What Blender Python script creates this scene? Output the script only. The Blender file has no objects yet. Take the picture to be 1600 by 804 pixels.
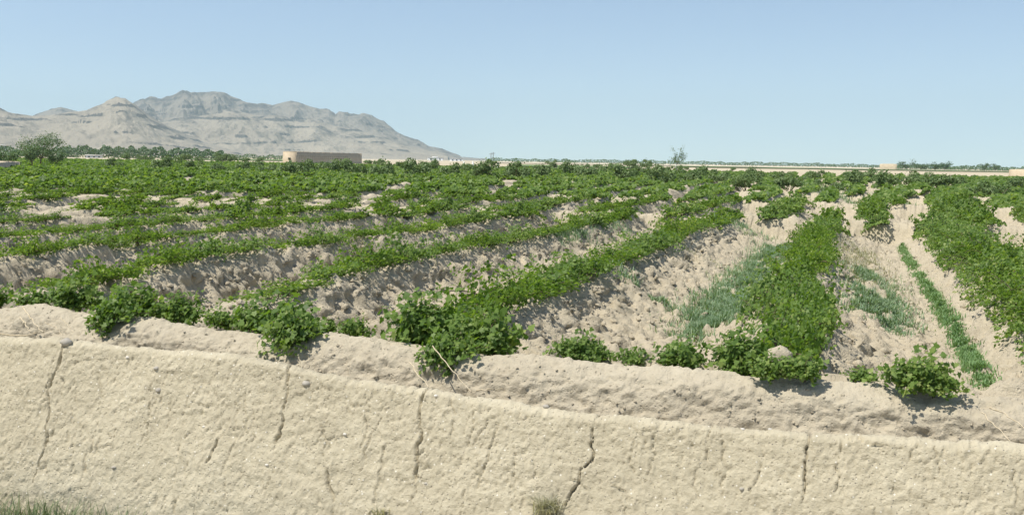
import bpy, math, random
import numpy as np
from mathutils import Matrix, Vector

random.seed(7)
RNG = np.random.default_rng(11)
SC = bpy.context.scene
COL = SC.collection

# ------------------------------------------------------------------ camera
F_PX, W_PX, H_PX = 1500.0, 1600.0, 804.0
CAM = np.array([0.0, 0.0, 2.70])
YAW, PITCH, ROLL = math.atan(525 / 1500.0), math.atan(151 / 1500.0), math.radians(0.93)
_f = np.array([-math.sin(YAW) * math.cos(PITCH), math.cos(YAW) * math.cos(PITCH), -math.sin(PITCH)])
_r0 = np.array([math.cos(YAW), math.sin(YAW), 0.0])
_u0 = np.cross(_r0, _f)
_r = _r0 * math.cos(ROLL) + _u0 * math.sin(ROLL)
_u = _u0 * math.cos(ROLL) - _r0 * math.sin(ROLL)
cam_data = bpy.data.cameras.new('camera')
cam_data.sensor_width = 36.0
cam_data.lens = 36.0 * F_PX / W_PX
cam_data.clip_start, cam_data.clip_end = 0.1, 40000.0
cam = bpy.data.objects.new('camera', cam_data)
COL.objects.link(cam)
cam.matrix_world = Matrix(((_r[0], _u[0], -_f[0], CAM[0]), (_r[1], _u[1], -_f[1], CAM[1]),
                           (_r[2], _u[2], -_f[2], CAM[2]), (0, 0, 0, 1)))
SC.camera = cam

# ------------------------------------------------------------------ sky, sun, exposure
SUN_FROM = np.array([-0.62, -0.62, 0.0])
SUN_FROM /= np.linalg.norm(SUN_FROM)
SUN_ELEV = math.radians(64)
world = bpy.data.worlds.new('World')
SC.world = world
world.use_nodes = True
wn = world.node_tree
wn.nodes.clear()
w_out = wn.nodes.new('ShaderNodeOutputWorld')
w_bg = wn.nodes.new('ShaderNodeBackground')
w_sky = wn.nodes.new('ShaderNodeTexSky')
w_sky.sky_type = 'NISHITA'
w_sky.sun_disc = False
w_sky.sun_elevation = SUN_ELEV
w_sky.sun_rotation = math.atan2(SUN_FROM[0], SUN_FROM[1])
w_sky.altitude = 900.0
w_sky.air_density = 1.0
w_sky.dust_density = 1.5
w_sky.ozone_density = 0.1
w_bg.inputs['Strength'].default_value = 0.116
w_tc = wn.nodes.new('ShaderNodeTexCoord'); w_mp = wn.nodes.new('ShaderNodeMapping')
w_mp.inputs['Location'].default_value = (0, 0, 0.065); w_mp.inputs['Scale'].default_value = (1, 1, 0.935)   # dusty air: no white band at the horizon
wn.links.new(w_tc.outputs['Generated'], w_mp.inputs['Vector']); wn.links.new(w_mp.outputs[0], w_sky.inputs['Vector'])
wn.links.new(w_sky.outputs[0], w_bg.inputs['Color'])
wn.links.new(w_bg.outputs[0], w_out.inputs['Surface'])
sun_data = bpy.data.lights.new('sun', 'SUN')
sun_data.energy = 4.2
sun_data.angle = math.radians(0.53)
sun_data.color = (1.0, 0.95, 0.87)
sun = bpy.data.objects.new('sun', sun_data)
COL.objects.link(sun)
sd = Vector((SUN_FROM[0] * math.cos(SUN_ELEV), SUN_FROM[1] * math.cos(SUN_ELEV), math.sin(SUN_ELEV)))
sun.rotation_euler = sd.to_track_quat('Z', 'Y').to_euler()
sun.location = (-60, -20, 80)
SC.view_settings.view_transform = 'Standard'
SC.view_settings.look = 'None'
SC.view_settings.gamma = 1.0
SC.view_settings.use_curve_mapping = False
SC.view_settings.exposure = 0.46
SC.cycles.max_bounces = 6
SC.cycles.transparent_max_bounces = 6
SC.cycles.volume_bounces = 2
SC.cycles.use_denoising = True

# ------------------------------------------------------------------ layout helpers
def ray(x, y):
    return _f + _r * ((x - W_PX / 2) / F_PX) - _u * ((y - H_PX / 2) / F_PX)
def on_y(x, y, Y):
    d = ray(x, y); return CAM + d * ((Y - CAM[1]) / d[1])
def on_z(x, y, z):
    d = ray(x, y); return CAM + d * ((z - CAM[2]) / d[2])
def at_dist(x, y, R):
    d = ray(x, y); return CAM + d * (R / math.hypot(d[0], d[1]))
def project(P):
    P = np.asarray(P, float) - CAM
    z = P @ _f
    return W_PX / 2 + F_PX * (P @ _r) / z, H_PX / 2 - F_PX * (P @ _u) / z, z

# ------------------------------------------------------------------ noise
def _hash(ix, iy, iz, seed):
    h = (ix.astype(np.int64) * 374761393 + iy.astype(np.int64) * 668265263 + iz.astype(np.int64) * 2147483647 + seed * 144269)
    h = (h ^ (h >> 13)) * 1274126177
    h = h & 0x7fffffff
    h = (h ^ (h >> 16)) & 0xffff
    return h.astype(np.float64) / 32767.5 - 1.0
def vnoise(x, y, seed=0):
    x = np.asarray(x, float); y = np.asarray(y, float)
    x, y = np.broadcast_arrays(x, y)
    ix, iy = np.floor(x), np.floor(y)
    fx, fy = x - ix, y - iy
    fx = fx * fx * fx * (fx * (fx * 6 - 15) + 10); fy = fy * fy * fy * (fy * (fy * 6 - 15) + 10)
    ix = ix.astype(np.int64); iy = iy.astype(np.int64); z = np.zeros_like(ix)
    a = _hash(ix, iy, z, seed); b = _hash(ix + 1, iy, z, seed)
    c = _hash(ix, iy + 1, z, seed); d = _hash(ix + 1, iy + 1, z, seed)
    return (a * (1 - fx) + b * fx) * (1 - fy) + (c * (1 - fx) + d * fx) * fy
def fbm(x, y, oct=4, seed=0, gain=0.5, lac=2.03):
    s = 0; a = 1.0; t = 0
    for o in range(oct):
        s = s + a * vnoise(x * lac ** o + 17.3 * o, y * lac ** o - 9.1 * o, seed + o * 31); t += a; a *= gain
    return s / t
def billow(x, y, oct=4, seed=0, gain=0.5):
    s = 0; a = 1.0; t = 0
    for o in range(oct):
        s = s + a * (np.abs(vnoise(x * 2.03 ** o + 5.3 * o, y * 2.03 ** o + 3.7 * o, seed + o * 31)) * 2 - 1); t += a; a *= gain
    return s / t
def sstep(a, b, x):
    t = np.clip((x - a) / (b - a), 0, 1); return t * t * (3 - 2 * t)

# ------------------------------------------------------------------ mesh helpers
def mesh_from(name, V, Fq, smooth=True, attrs=None, mats=()):
    """V (n,3); Fq (m,3|4) int array"""
    me = bpy.data.meshes.new(name)
    V = np.ascontiguousarray(V, dtype=np.float32); Fq = np.ascontiguousarray(Fq, dtype=np.int32)
    k = Fq.shape[1]
    me.vertices.add(len(V)); me.vertices.foreach_set('co', V.ravel())
    me.loops.add(Fq.size); me.loops.foreach_set('vertex_index', Fq.ravel())
    me.polygons.add(len(Fq))
    me.polygons.foreach_set('loop_start', np.arange(0, Fq.size, k, dtype=np.int32))
    if attrs:
        for an, av in attrs.items():
            at = me.attributes.new(an, 'FLOAT', 'POINT')
            at.data.foreach_set('value', np.ascontiguousarray(av, dtype=np.float32))
    for m in mats: me.materials.append(m)
    me.update(calc_edges=True)
    if smooth: me.polygons.foreach_set('use_smooth', np.ones(len(Fq), dtype=bool))
    return me
def obj(name, me, parent=None, kind=None, label=None, cat=None, group=None, loc=None):
    o = bpy.data.objects.new(name, me); COL.objects.link(o)
    if parent is not None: o.parent = parent
    if kind: o['kind'] = kind
    if label: o['label'] = label
    if cat: o['category'] = cat
    if group: o['group'] = group
    if loc is not None: o.location = [float(c) for c in loc]
    return o
def grid_faces(nr, nc):
    i = np.arange(nr * nc).reshape(nr, nc)
    return np.stack([i[:-1, :-1], i[:-1, 1:], i[1:, 1:], i[1:, :-1]], -1).reshape(-1, 4)
def compact(V, Fq, attrs=None):
    used = np.zeros(len(V), bool); used[Fq.ravel()] = True
    m = np.cumsum(used) - 1
    return V[used], m[Fq], ({k: v[used] for k, v in attrs.items()} if attrs else None)
def tube(pts, radii, sides=6):
    pts = np.asarray(pts, float); n = len(pts)
    t = np.gradient(pts, axis=0); t /= np.linalg.norm(t, axis=1)[:, None] + 1e-9
    ref = np.array([0.31, 0.87, 0.39])
    a = np.cross(t, ref); a /= np.linalg.norm(a, axis=1)[:, None] + 1e-9
    b = np.cross(t, a)
    th = np.linspace(0, 2 * np.pi, sides, endpoint=False)
    V = pts[:, None, :] + np.asarray(radii)[:, None, None] * (a[:, None, :] * np.cos(th)[None, :, None] + b[:, None, :] * np.sin(th)[None, :, None])
    V = V.reshape(-1, 3)
    i = np.arange(n * sides).reshape(n, sides); j = np.roll(i, -1, axis=1)
    Fq = np.stack([i[:-1], j[:-1], j[1:], i[1:]], -1).reshape(-1, 4)
    return V, Fq
class Quads:
    def __init__(s): s.V = []; s.F = []; s.n = 0
    def add(s, VF):
        V, Fq = VF; s.V.append(V); s.F.append(Fq + s.n); s.n += len(V)
    def box(s, c, half, ax=None):
        ax = np.eye(3) if ax is None else ax
        V = np.array([[i, j, k] for i in (-1, 1) for j in (-1, 1) for k in (-1, 1)], float) * half
        V = V @ ax + np.asarray(c)
        s.add((V, np.array([[0, 1, 3, 2], [4, 6, 7, 5], [0, 4, 5, 1], [2, 3, 7, 6], [0, 2, 6, 4], [1, 5, 7, 3]])))
    def mesh(s, name, mats=(), smooth=True): return mesh_from(name, np.concatenate(s.V), np.concatenate(s.F), smooth, None, mats)

# leaf templates: vertices in (x across, y along, z up) unit size, triangle fan
def _leaf_lobed():
    ang = np.radians([-90, -50, -22, 8, 32, 60, 90, 120, 148, 172, 202, 230])
    rad = np.array([0.30, 0.80, 0.55, 0.95, 0.60, 0.80, 1.12, 0.80, 0.60, 0.95, 0.55, 0.80])
    P = [(0, 0, 0)]
    for a, r in zip(ang, rad):
        x, y = r * math.cos(a), r * math.sin(a)
        P.append((x, y, -0.22 * abs(x) - 0.10 * y * y + 0.10))
    n = len(ang)
    return np.array(P), np.array([[0, i + 1, (i + 1) % n + 1] for i in range(n)])
def _leaf_mid():
    P = np.array([(0, -0.75, -0.1), (0.85, -0.2, -0.15), (0.5, 0.75, -0.12), (0, 1.05, -0.1), (-0.5, 0.75, -0.12), (-0.85, -0.2, -0.15), (0, 0.1, 0.12)])
    return P, np.array([[6, i, (i + 1) % 6] for i in range(6)])
def _leaf_small():
    P = np.array([(0, -0.9, 0), (0.75, 0, -0.12), (0, 0.95, 0), (-0.75, 0, -0.12)])
    return P, np.array([[0, 1, 2], [0, 2, 3]])
LEAF0, LEAF1, LEAF2 = _leaf_lobed(), _leaf_mid(), _leaf_small()
def leaves(P, N, size, tpl, rng, flap=1.0):
    n = len(P); T, Tf = tpl
    N = N / (np.linalg.norm(N, axis=1)[:, None] + 1e-9)
    r = rng.normal(size=(n, 3)); A = np.cross(N, r); A /= np.linalg.norm(A, axis=1)[:, None] + 1e-9
    B = np.cross(N, A)
    fl = rng.uniform(0.4, 1.6, n)[:, None, None] * flap
    V = P[:, None, :] + np.asarray(size)[:, None, None] * (A[:, None, :] * T[None, :, 0:1] + B[:, None, :] * T[None, :, 1:2] + N[:, None, :] * T[None, :, 2:3] * fl)
    Fq = Tf[None] + (np.arange(n) * len(T))[:, None, None]
    tint = np.repeat(rng.random(n), len(T))
    return V.reshape(-1, 3), Fq.reshape(-1, 3), tint
def rand_normals(n, rng, up, spread):
    return np.asarray(up)[None, :] + rng.normal(size=(n, 3)) * spread

# ------------------------------------------------------------------ materials
def new_mat(name):
    m = bpy.data.materials.new(name); m.use_nodes = True
    nt = m.node_tree
    return m, nt, nt.nodes['Principled BSDF']
def node(nt, t, **kw):
    n = nt.nodes.new(t)
    for k, v in kw.items():
        if k in n.inputs: n.inputs[k].default_value = v
        else: setattr(n, k, v)
    return n
def ramp(nt, fac, stops):
    r = nt.nodes.new('ShaderNodeValToRGB')
    while len(r.color_ramp.elements) < len(stops): r.color_ramp.elements.new(0.5)
    for e, (p, c) in zip(r.color_ramp.elements, stops):
        e.position = p; e.color = (*c, 1)
    nt.links.new(fac, r.inputs[0])
    return r
def earth_mat(name, stops, scale=1.0, bump=0.35, fine=1.0, pits=True, dist=0.03, specks=False):
    m, nt, bs = new_mat(name)
    g = node(nt, 'ShaderNodeNewGeometry')
    n1 = node(nt, 'ShaderNodeTexNoise', Scale=0.9 * scale, Detail=9.0, Roughness=0.72)
    n2 = node(nt, 'ShaderNodeTexNoise', Scale=14.0 * scale, Detail=6.0, Roughness=0.7)
    n3 = node(nt, 'ShaderNodeTexNoise', Scale=70.0 * scale * fine, Detail=4.0, Roughness=0.6)
    for n in (n1, n2, n3): nt.links.new(g.outputs['Position'], n.inputs['Vector'])
    a = node(nt, 'ShaderNodeMath', operation='MULTIPLY_ADD'); a.inputs[1].default_value = 0.45
    nt.links.new(n2.outputs['Fac'], a.inputs[0])
    b = node(nt, 'ShaderNodeMath', operation='MULTIPLY'); b.inputs[1].default_value = 0.55
    nt.links.new(n1.outputs['Fac'], b.inputs[0]); nt.links.new(b.outputs[0], a.inputs[2])
    r = ramp(nt, a.outputs[0], stops)
    colour = r.outputs[0]
    if specks:                                 # straw bits and grit in the mud
        for sc_, lim, cc in ((17.0, 0.10, (0.66, 0.62, 0.52)), (23.0, 0.10, (0.20, 0.18, 0.15)), (31.0, 0.13, (0.30, 0.26, 0.19))):
            v = node(nt, 'ShaderNodeTexVoronoi', Scale=sc_); nt.links.new(g.outputs['Position'], v.inputs['Vector'])
            lt = node(nt, 'ShaderNodeMath', operation='LESS_THAN'); lt.inputs[1].default_value = lim; nt.links.new(v.outputs['Distance'], lt.inputs[0])
            mm = node(nt, 'ShaderNodeMixRGB'); mm.inputs[2].default_value = (*cc, 1)
            nt.links.new(lt.outputs[0], mm.inputs[0]); nt.links.new(colour, mm.inputs[1]); colour = mm.outputs[0]
    nt.links.new(colour, bs.inputs['Base Color'])
    bs.inputs['Roughness'].default_value = 0.95
    bs.inputs['Specular IOR Level'].default_value = 0.12
    h = node(nt, 'ShaderNodeMath', operation='MULTIPLY_ADD'); h.inputs[1].default_value = 0.35
    nt.links.new(n3.outputs['Fac'], h.inputs[0]); nt.links.new(n2.outputs['Fac'], h.inputs[2])
    hh = h
    if pits:
        vo = node(nt, 'ShaderNodeTexVoronoi', Scale=26.0 * scale); vo.feature = 'F1'
        nt.links.new(g.outputs['Position'], vo.inputs['Vector'])
        mr = node(nt, 'ShaderNodeMapRange'); mr.inputs[1].default_value = 0.0; mr.inputs[2].default_value = 0.25
        mr.inputs[3].default_value = -0.35; mr.inputs[4].default_value = 0.0
        nt.links.new(vo.outputs['Distance'], mr.inputs[0])
        hh = node(nt, 'ShaderNodeMath', operation='ADD')
        nt.links.new(h.outputs[0], hh.inputs[0]); nt.links.new(mr.outputs[0], hh.inputs[1])
    bp = node(nt, 'ShaderNodeBump', Strength=bump, Distance=dist)
    nt.links.new(hh.outputs[0], bp.inputs['Height']); nt.links.new(bp.outputs[0], bs.inputs['Normal'])
    return m
def leaf_mat(name, stops, transl=0.35, rough=0.5):
    m, nt, bs = new_mat(name)
    at = node(nt, 'ShaderNodeAttribute', attribute_name='tint')
    oi = node(nt, 'ShaderNodeObjectInfo')
    g = node(nt, 'ShaderNodeNewGeometry')
    ns = node(nt, 'ShaderNodeTexNoise', Scale=0.7, Detail=3.0)
    nt.links.new(g.outputs['Position'], ns.inputs['Vector'])
    a = node(nt, 'ShaderNodeMath', operation='MULTIPLY_ADD'); a.inputs[1].default_value = 0.5
    nt.links.new(at.outputs['Fac'], a.inputs[0])
    b = node(nt, 'ShaderNodeMath', operation='MULTIPLY'); b.inputs[1].default_value = 0.5
    nt.links.new(ns.outputs['Fac'], b.inputs[0]); nt.links.new(b.outputs[0], a.inputs[2])
    r = ramp(nt, a.outputs[0], stops)
    nt.links.new(r.outputs[0], bs.inputs['Base Color'])
    bs.inputs['Roughness'].default_value = rough
    bs.inputs['Specular IOR Level'].default_value = 0.3
    tr = node(nt, 'ShaderNodeBsdfTranslucent')
    mx = node(nt, 'ShaderNodeMixRGB', blend_type='MULTIPLY'); mx.inputs[0].default_value = 1.0
    mx.inputs[2].default_value = (1.3, 1.4, 0.5, 1)
    nt.links.new(r.outputs[0], mx.inputs[1]); nt.links.new(mx.outputs[0], tr.inputs['Color'])
    ms = node(nt, 'ShaderNodeMixShader'); ms.inputs[0].default_value = transl
    nt.links.new(bs.outputs[0], ms.inputs[1]); nt.links.new(tr.outputs[0], ms.inputs[2])
    nt.links.new(ms.outputs[0], nt.nodes['Material Output'].inputs['Surface'])
    return m
def plain_mat(name, c0, c1, scale=8.0, rough=0.9):
    m, nt, bs = new_mat(name)
    g = node(nt, 'ShaderNodeNewGeometry')
    n1 = node(nt, 'ShaderNodeTexNoise', Scale=scale, Detail=6.0, Roughness=0.65)
    nt.links.new(g.outputs['Position'], n1.inputs['Vector'])
    r = ramp(nt, n1.outputs['Fac'], [(0.3, c0), (0.7, c1)])
    nt.links.new(r.outputs[0], bs.inputs['Base Color'])
    bs.inputs['Roughness'].default_value = rough; bs.inputs['Specular IOR Level'].default_value = 0.15
    return m

M_WALL = earth_mat('mud_wall_earth', [(0.30, (0.34, 0.30, 0.212)), (0.50, (0.455, 0.405, 0.29)), (0.68, (0.54, 0.487, 0.36))], 1.0, 0.75, dist=0.024, specks=True)
M_BANK = earth_mat('bank_earth', [(0.30, (0.36, 0.31, 0.225)), (0.52, (0.45, 0.395, 0.29)), (0.75, (0.52, 0.465, 0.35))], 1.0, 0.8, dist=0.032)
M_FIELD = earth_mat('field_earth', [(0.28, (0.35, 0.30, 0.21)), (0.52, (0.46, 0.40, 0.29)), (0.78, (0.54, 0.475, 0.355))], 0.8, 0.9, dist=0.045)
M_VINE = leaf_mat('grapevine_leaf', [(0.10, (0.056, 0.110, 0.022)), (0.40, (0.112, 0.188, 0.038)), (0.66, (0.182, 0.268, 0.060)), (0.90, (0.37, 0.41, 0.14))], 0.46)
M_BUSH = leaf_mat('bush_leaf', [(0.15, (0.085, 0.140, 0.045)), (0.5, (0.135, 0.200, 0.068)), (0.9, (0.20, 0.26, 0.105))], 0.25)
M_TREE = leaf_mat('tree_leaf', [(0.15, (0.075, 0.13, 0.06)), (0.5, (0.12, 0.185, 0.085)), (0.9, (0.19, 0.26, 0.12))], 0.25)
M_FARTREE = leaf_mat('distant_tree_leaf', [(0.15, (0.055, 0.10, 0.045)), (0.5, (0.085, 0.14, 0.062)), (0.9, (0.13, 0.19, 0.085))], 0.2)
M_WEED = leaf_mat('blue_green_weed', [(0.15, (0.14, 0.225, 0.125)), (0.5, (0.205, 0.30, 0.175)), (0.9, (0.33, 0.40, 0.25))], 0.3)
M_GRASS = leaf_mat('green_grass', [(0.15, (0.12, 0.225, 0.085)), (0.5, (0.18, 0.295, 0.12)), (0.9, (0.28, 0.38, 0.17))], 0.3)
M_VERGE = leaf_mat('verge_grass', [(0.15, (0.085, 0.13, 0.06)), (0.5, (0.14, 0.185, 0.085)), (0.9, (0.27, 0.29, 0.16))], 0.25)
M_GREYWEED = leaf_mat('grey_dry_weed', [(0.15, (0.28, 0.27, 0.20)), (0.5, (0.40, 0.38, 0.29)), (0.9, (0.54, 0.51, 0.40))], 0.3)
M_STRAW = plain_mat('dry_straw', (0.42, 0.34, 0.21), (0.58, 0.50, 0.36), 20)
M_STEM = plain_mat('vine_bark', (0.10, 0.075, 0.05), (0.20, 0.155, 0.105), 30)
M_STONE = plain_mat('grey_stone', (0.30, 0.275, 0.23), (0.42, 0.39, 0.33), 25)
M_PALESTONE = plain_mat('pale_stone', (0.50, 0.47, 0.40), (0.62, 0.58, 0.51), 25)
M_ADOBE = plain_mat('adobe_plaster', (0.42, 0.34, 0.23), (0.54, 0.45, 0.32), 0.9)
M_DARK = plain_mat('dark_interior', (0.02, 0.018, 0.015), (0.04, 0.035, 0.03), 3)
M_WHITE = plain_mat('whitewash', (0.70, 0.69, 0.66), (0.82, 0.81, 0.78), 0.5)
M_POLE = plain_mat('weathered_pole', (0.16, 0.15, 0.14), (0.26, 0.25, 0.23), 3)
M_FIELDGREEN = plain_mat('distant_crop', (0.10, 0.16, 0.05), (0.17, 0.23, 0.09), 0.03)
M_FIELDPALE = plain_mat('pale_fallow', (0.50, 0.43, 0.31), (0.60, 0.53, 0.40), 0.03)

# ------------------------------------------------------------------ terrain shape
S = 2.85                                     # spacing of the planting ridges
ZT, ZC = 0.54, 1.14                          # trench floor, crest
BOUNDS = [7.05, 29.0, 43.0, 57.5, 73.0, 90.0, 109.0, 131.0, 158.0, 178.0]
OFFS = [-0.35, 0.95, -0.9, 0.6, -0.2, 1.1, -1.0, 0.3, -0.6]
PS = np.array([-1.6, -1.25, -0.95, -0.40, -0.10, 0.05, 0.16, 0.33, 0.55, 0.77, 0.98, 1.6])
PH = np.array([0.0, 0.02, 0.18, 0.86, 0.99, 1.0, 0.93, 0.62, 0.22, 0.06, 0.0, 0.0])
PS2 = np.array([-1.6, -1.25, -0.95, -0.40, -0.10, 0.05, 0.16, 0.40, 0.75, 1.0, 1.2, 1.6])   # gentler right slope of the ridges on the right
PH2 = np.array([0.0, 0.02, 0.18, 0.86, 0.99, 1.0, 0.88, 0.60, 0.34, 0.17, 0.07, 0.0])
def plot_of(Y): return np.clip(np.searchsorted(np.array(BOUNDS), Y, side='right') - 1, 0, len(OFFS) - 1)
def row_wobble(X, Y):
    return 0.16 * vnoise(Y / 3.1, np.round(X / S) * 7.7, 5) + 0.05 * vnoise(Y / 0.8, np.round(X / S) * 3.1, 6)
def ridge_s(X, Y):
    off = np.array(OFFS)[plot_of(Y)]
    Xw = X - off
    k = np.round(Xw / S)
    wob = 0.16 * vnoise(Y / 3.1, k * 7.7, 5) + 0.05 * vnoise(Y / 0.8, k * 3.1, 6)
    return Xw - k * S - wob, k
def field_z(X, Y, detail=True):
    X = np.asarray(X, float); Y = np.asarray(Y, float)
    s, k = ridge_s(X, Y)
    if detail: s = s + 0.10 * fbm(X * 1.6, Y * 1.6, 3, 77)
    gen = np.clip((k + 2.5), 0, 1)
    r = np.interp(s, PS, PH) * (1 - gen) + np.interp(s, PS2, PH2) * gen
    r = r * (1.0 + 0.14 * vnoise(Y / 1.9, k * 5.3, 9) + 0.13 * vnoise(Y / 0.55, k * 2.3, 10))
    c = np.zeros_like(r)
    for i, b in enumerate(BOUNDS[:-1]):
        yb = b + (0.35 * vnoise(X / 5.0, X * 0 + i * 3.0, 21) if i else 0)
        d = Y - yb
        prof = np.where(d < 0, 1 - sstep(0.18, 0.62, -d), 1 - sstep(0.25, 0.9, d))
        c = np.maximum(c, prof * (1.03 + 0.07 * vnoise(X / 1.3, X * 0 + i, 22)))
    h = np.maximum(r, c) + 0.25 * np.minimum(r, c) * (1 - np.maximum(r, c))
    z = ZT + (ZC - ZT) * h
    if detail:
        steep = np.exp(-((s - 0.36 - 0.2 * gen) / (0.24 + 0.1 * gen)) ** 2)
        z = z + 0.045 * billow(X * 2.1, Y * 2.1, 3, 40) + 0.030 * fbm(X * 5.0, Y * 5.0, 2, 41)
        z = z + steep * (0.13 * billow(X * 1.3, Y * 2.6, 3, 42) + 0.05 * fbm(X * 4.0, Y * 5.0, 3, 44)) * (1 - 0.45 * gen)
        z = z + 0.075 * billow(X * 4.5 + 0.5 * vnoise(X * 7, Y * 7, 48), Y * 4.5 + 0.5 * vnoise(X * 7, Y * 7, 49), 3, 43, 0.6) + 0.034 * fbm(X * 13, Y * 13, 2, 45)
        cl = vnoise(X * 5.1, Y * 5.1, 46)                      # loose clods
        z = z + 0.07 * sstep(0.38, 0.62, cl) * (0.4 + 0.65 * steep + 0.3 * (h < 0.3))
    edge = sstep(172, 184, Y)
    return z * (1 - edge) + 0.80 * edge
def in_view(X, Y, margin=0.22):
    a = np.arctan2(X, Y) + YAW
    h = math.atan(800 / 1500.0)
    return (a > -h - margin) & (a < h + margin)
def axis(lo, hi, c0, c1, d0, g):
    out = [c0]
    while out[-1] < c1: out.append(out[-1] + d0)
    x = out[-1]; d = d0
    while x < hi: d = d0 + (x - c1) * g; x += d; out.append(x)
    neg = []; x = c0
    while x > lo: d = d0 + (c0 - x) * g; x -= d; neg.append(x)
    return np.array(neg[::-1] + out)

# the plain: one sheet out to the horizon, sunk beneath the dug field
def ground_z(X, Y):
    verge = -0.12 + 0.30 * sstep(-4.5, -1.2, X)
    fz = np.where(Y < 5.75, verge, np.where(Y < 6.6, 0.35, 0.10))
    inside = Y < 6.6
    far = np.maximum(sstep(176, 186, Y), sstep(190, 230, np.abs(X)))
    z = np.where(inside, fz, 0.10 * (1 - far) + 0.83 * far)
    near = (np.abs(X) < 25) & (Y < 6.6) & (Y > -20)
    z = z + np.where(near, 0.03 * fbm(X * 1.5, Y * 1.5, 4, 61) + 0.012 * fbm(X * 9, Y * 9, 3, 62), 0)
    return z + np.where((Y > 300), 0.25 * fbm(X / 60, Y / 60, 3, 63), 0)
gx = axis(-6200, 6200, -10, 6, 0.12, 0.09)
gy = axis(-5000, 7600, 3.0, 7.0, 0.08, 0.06)
GX, GY = np.meshgrid(gx, gy)
M_GROUND, nt, bs = new_mat('desert_plain')
g_ = node(nt, 'ShaderNodeNewGeometry')
mp = node(nt, 'ShaderNodeMapping'); mp.inputs['Scale'].default_value = (0.006, 0.012, 0.006)
nt.links.new(g_.outputs['Position'], mp.inputs['Vector'])
nA = node(nt, 'ShaderNodeTexNoise', Scale=1.0, Detail=7.0, Roughness=0.6); nt.links.new(mp.outputs[0], nA.inputs['Vector'])
nB = node(nt, 'ShaderNodeTexNoise', Scale=6.0, Detail=8.0, Roughness=0.7); nt.links.new(g_.outputs['Position'], nB.inputs['Vector'])
rA = ramp(nt, nA.outputs['Fac'], [(0.30, (0.30, 0.29, 0.17)), (0.42, (0.46, 0.39, 0.27)), (0.60, (0.56, 0.49, 0.36))])
rB = ramp(nt, nB.outputs['Fac'], [(0.3, (0.82, 0.81, 0.79)), (0.7, (1.0, 1.0, 1.0))])
mx = node(nt, 'ShaderNodeMixRGB', blend_type='MULTIPLY'); mx.inputs[0].default_value = 1.0
nt.links.new(rA.outputs[0], mx.inputs[1]); nt.links.new(rB.outputs[0], mx.inputs[2]); nt.links.new(mx.outputs[0], bs.inputs['Base Color'])
bs.inputs['Roughness'].default_value = 0.95; bs.inputs['Specular IOR Level'].default_value = 0.1
bp = node(nt, 'ShaderNodeBump', Strength=0.4, Distance=0.03); nt.links.new(nB.outputs['Fac'], bp.inputs['Height']); nt.links.new(bp.outputs[0], bs.inputs['Normal'])
obj('ground', mesh_from('ground', np.stack([GX, GY, ground_z(GX, GY)], -1).reshape(-1, 3), grid_faces(*GX.shape), True, None, [M_GROUND]), kind='structure')

# rim of the earth bank along the near edge of the field
BY = 7.05
bank_top = [(-400, 462), (-200, 468), (0, 479), (60, 476), (130, 486), (170, 490), (250, 500), (340, 513), (420, 522), (480, 521), (580, 528), (640, 536), (700, 547), (760, 553), (830, 551), (880, 561), (960, 568), (1050, 573), (1130, 576), (1190, 586), (1290, 592), (1380, 601), (1480, 612), (1600, 622), (2000, 650)]
bt = np.array([on_y(x, y, BY) for x, y in bank_top])
def bank_top_z(X): return np.interp(X, bt[:, 0], bt[:, 2])
# the dug vineyard ground: ridges, trenches and cross banks
fx = axis(-230, 90, -9, 4, 0.028, 0.0065)
fy = axis(7.05, 186, 7.05, 12.0, 0.03, 0.0062)
FX, FY = np.meshgrid(fx, fy)
keep = in_view(FX, FY, 0.16)
fz = np.zeros_like(FX); fz[keep] = field_z(FX[keep], FY[keep])
fz = np.minimum(fz, bank_top_z(FX) - 0.07 + 3.0 * np.maximum(FY - 7.30, 0))
ks = keep & (FY > 7.6) & (FY < 45)
s_, k_ = ridge_s(FX[ks], FY[ks])
side = np.exp(-((s_ - 0.42) / 0.30) ** 2)          # crumbling side faces, pushed sideways as well as up
FX = FX.copy()
FX[ks] += side * (0.13 * billow(FY[ks] * 3.6, fz[ks] * 8.0 + FX[ks] * 1.2, 3, 201, 0.65) + 0.04 * fbm(FY[ks] * 11, fz[ks] * 18, 2, 202))
Fq = grid_faces(*FX.shape)
Fq = Fq[keep.ravel()[Fq].all(1)]
V, Fq, _ = compact(np.stack([FX, FY, fz], -1).reshape(-1, 3), Fq)
print('FIELD', len(Fq))
obj('vineyard_ground', mesh_from('vineyard_ground', V, Fq, True, None, [M_FIELD]), kind='structure')

# pale and green strips of field on the plain beyond the vineyard
def strip(name, x0, x1, R0, R1, mat):
    n = 40
    xs = np.linspace(x0, x1, n)
    A = np.array([at_dist(x, 250, R0 * (1 + 0.02 * math.sin(x * 0.05))) for x in xs]); B = np.array([at_dist(x, 250, R1 * (1 + 0.03 * math.sin(x * 0.031))) for x in xs])
    z = 1.12
    A[:, 2] = z; B[:, 2] = z
    return obj(name, mesh_from(name, np.concatenate([A, B]), grid_faces(2, n), True, None, [mat]), kind='structure')
strip('crop_field', 800, 1000, 300, 420, M_FIELDGREEN)
strip('crop_field', 250, 460, 420, 560, M_FIELDGREEN)
strip('fallow_field', -60, 330, 215, 330, M_FIELDPALE)
strip('crop_field', 1050, 1700, 520, 640, M_FIELDGREEN)
strip('fallow_field', 760, 1700, 700, 1300, M_FIELDPALE)

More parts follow.
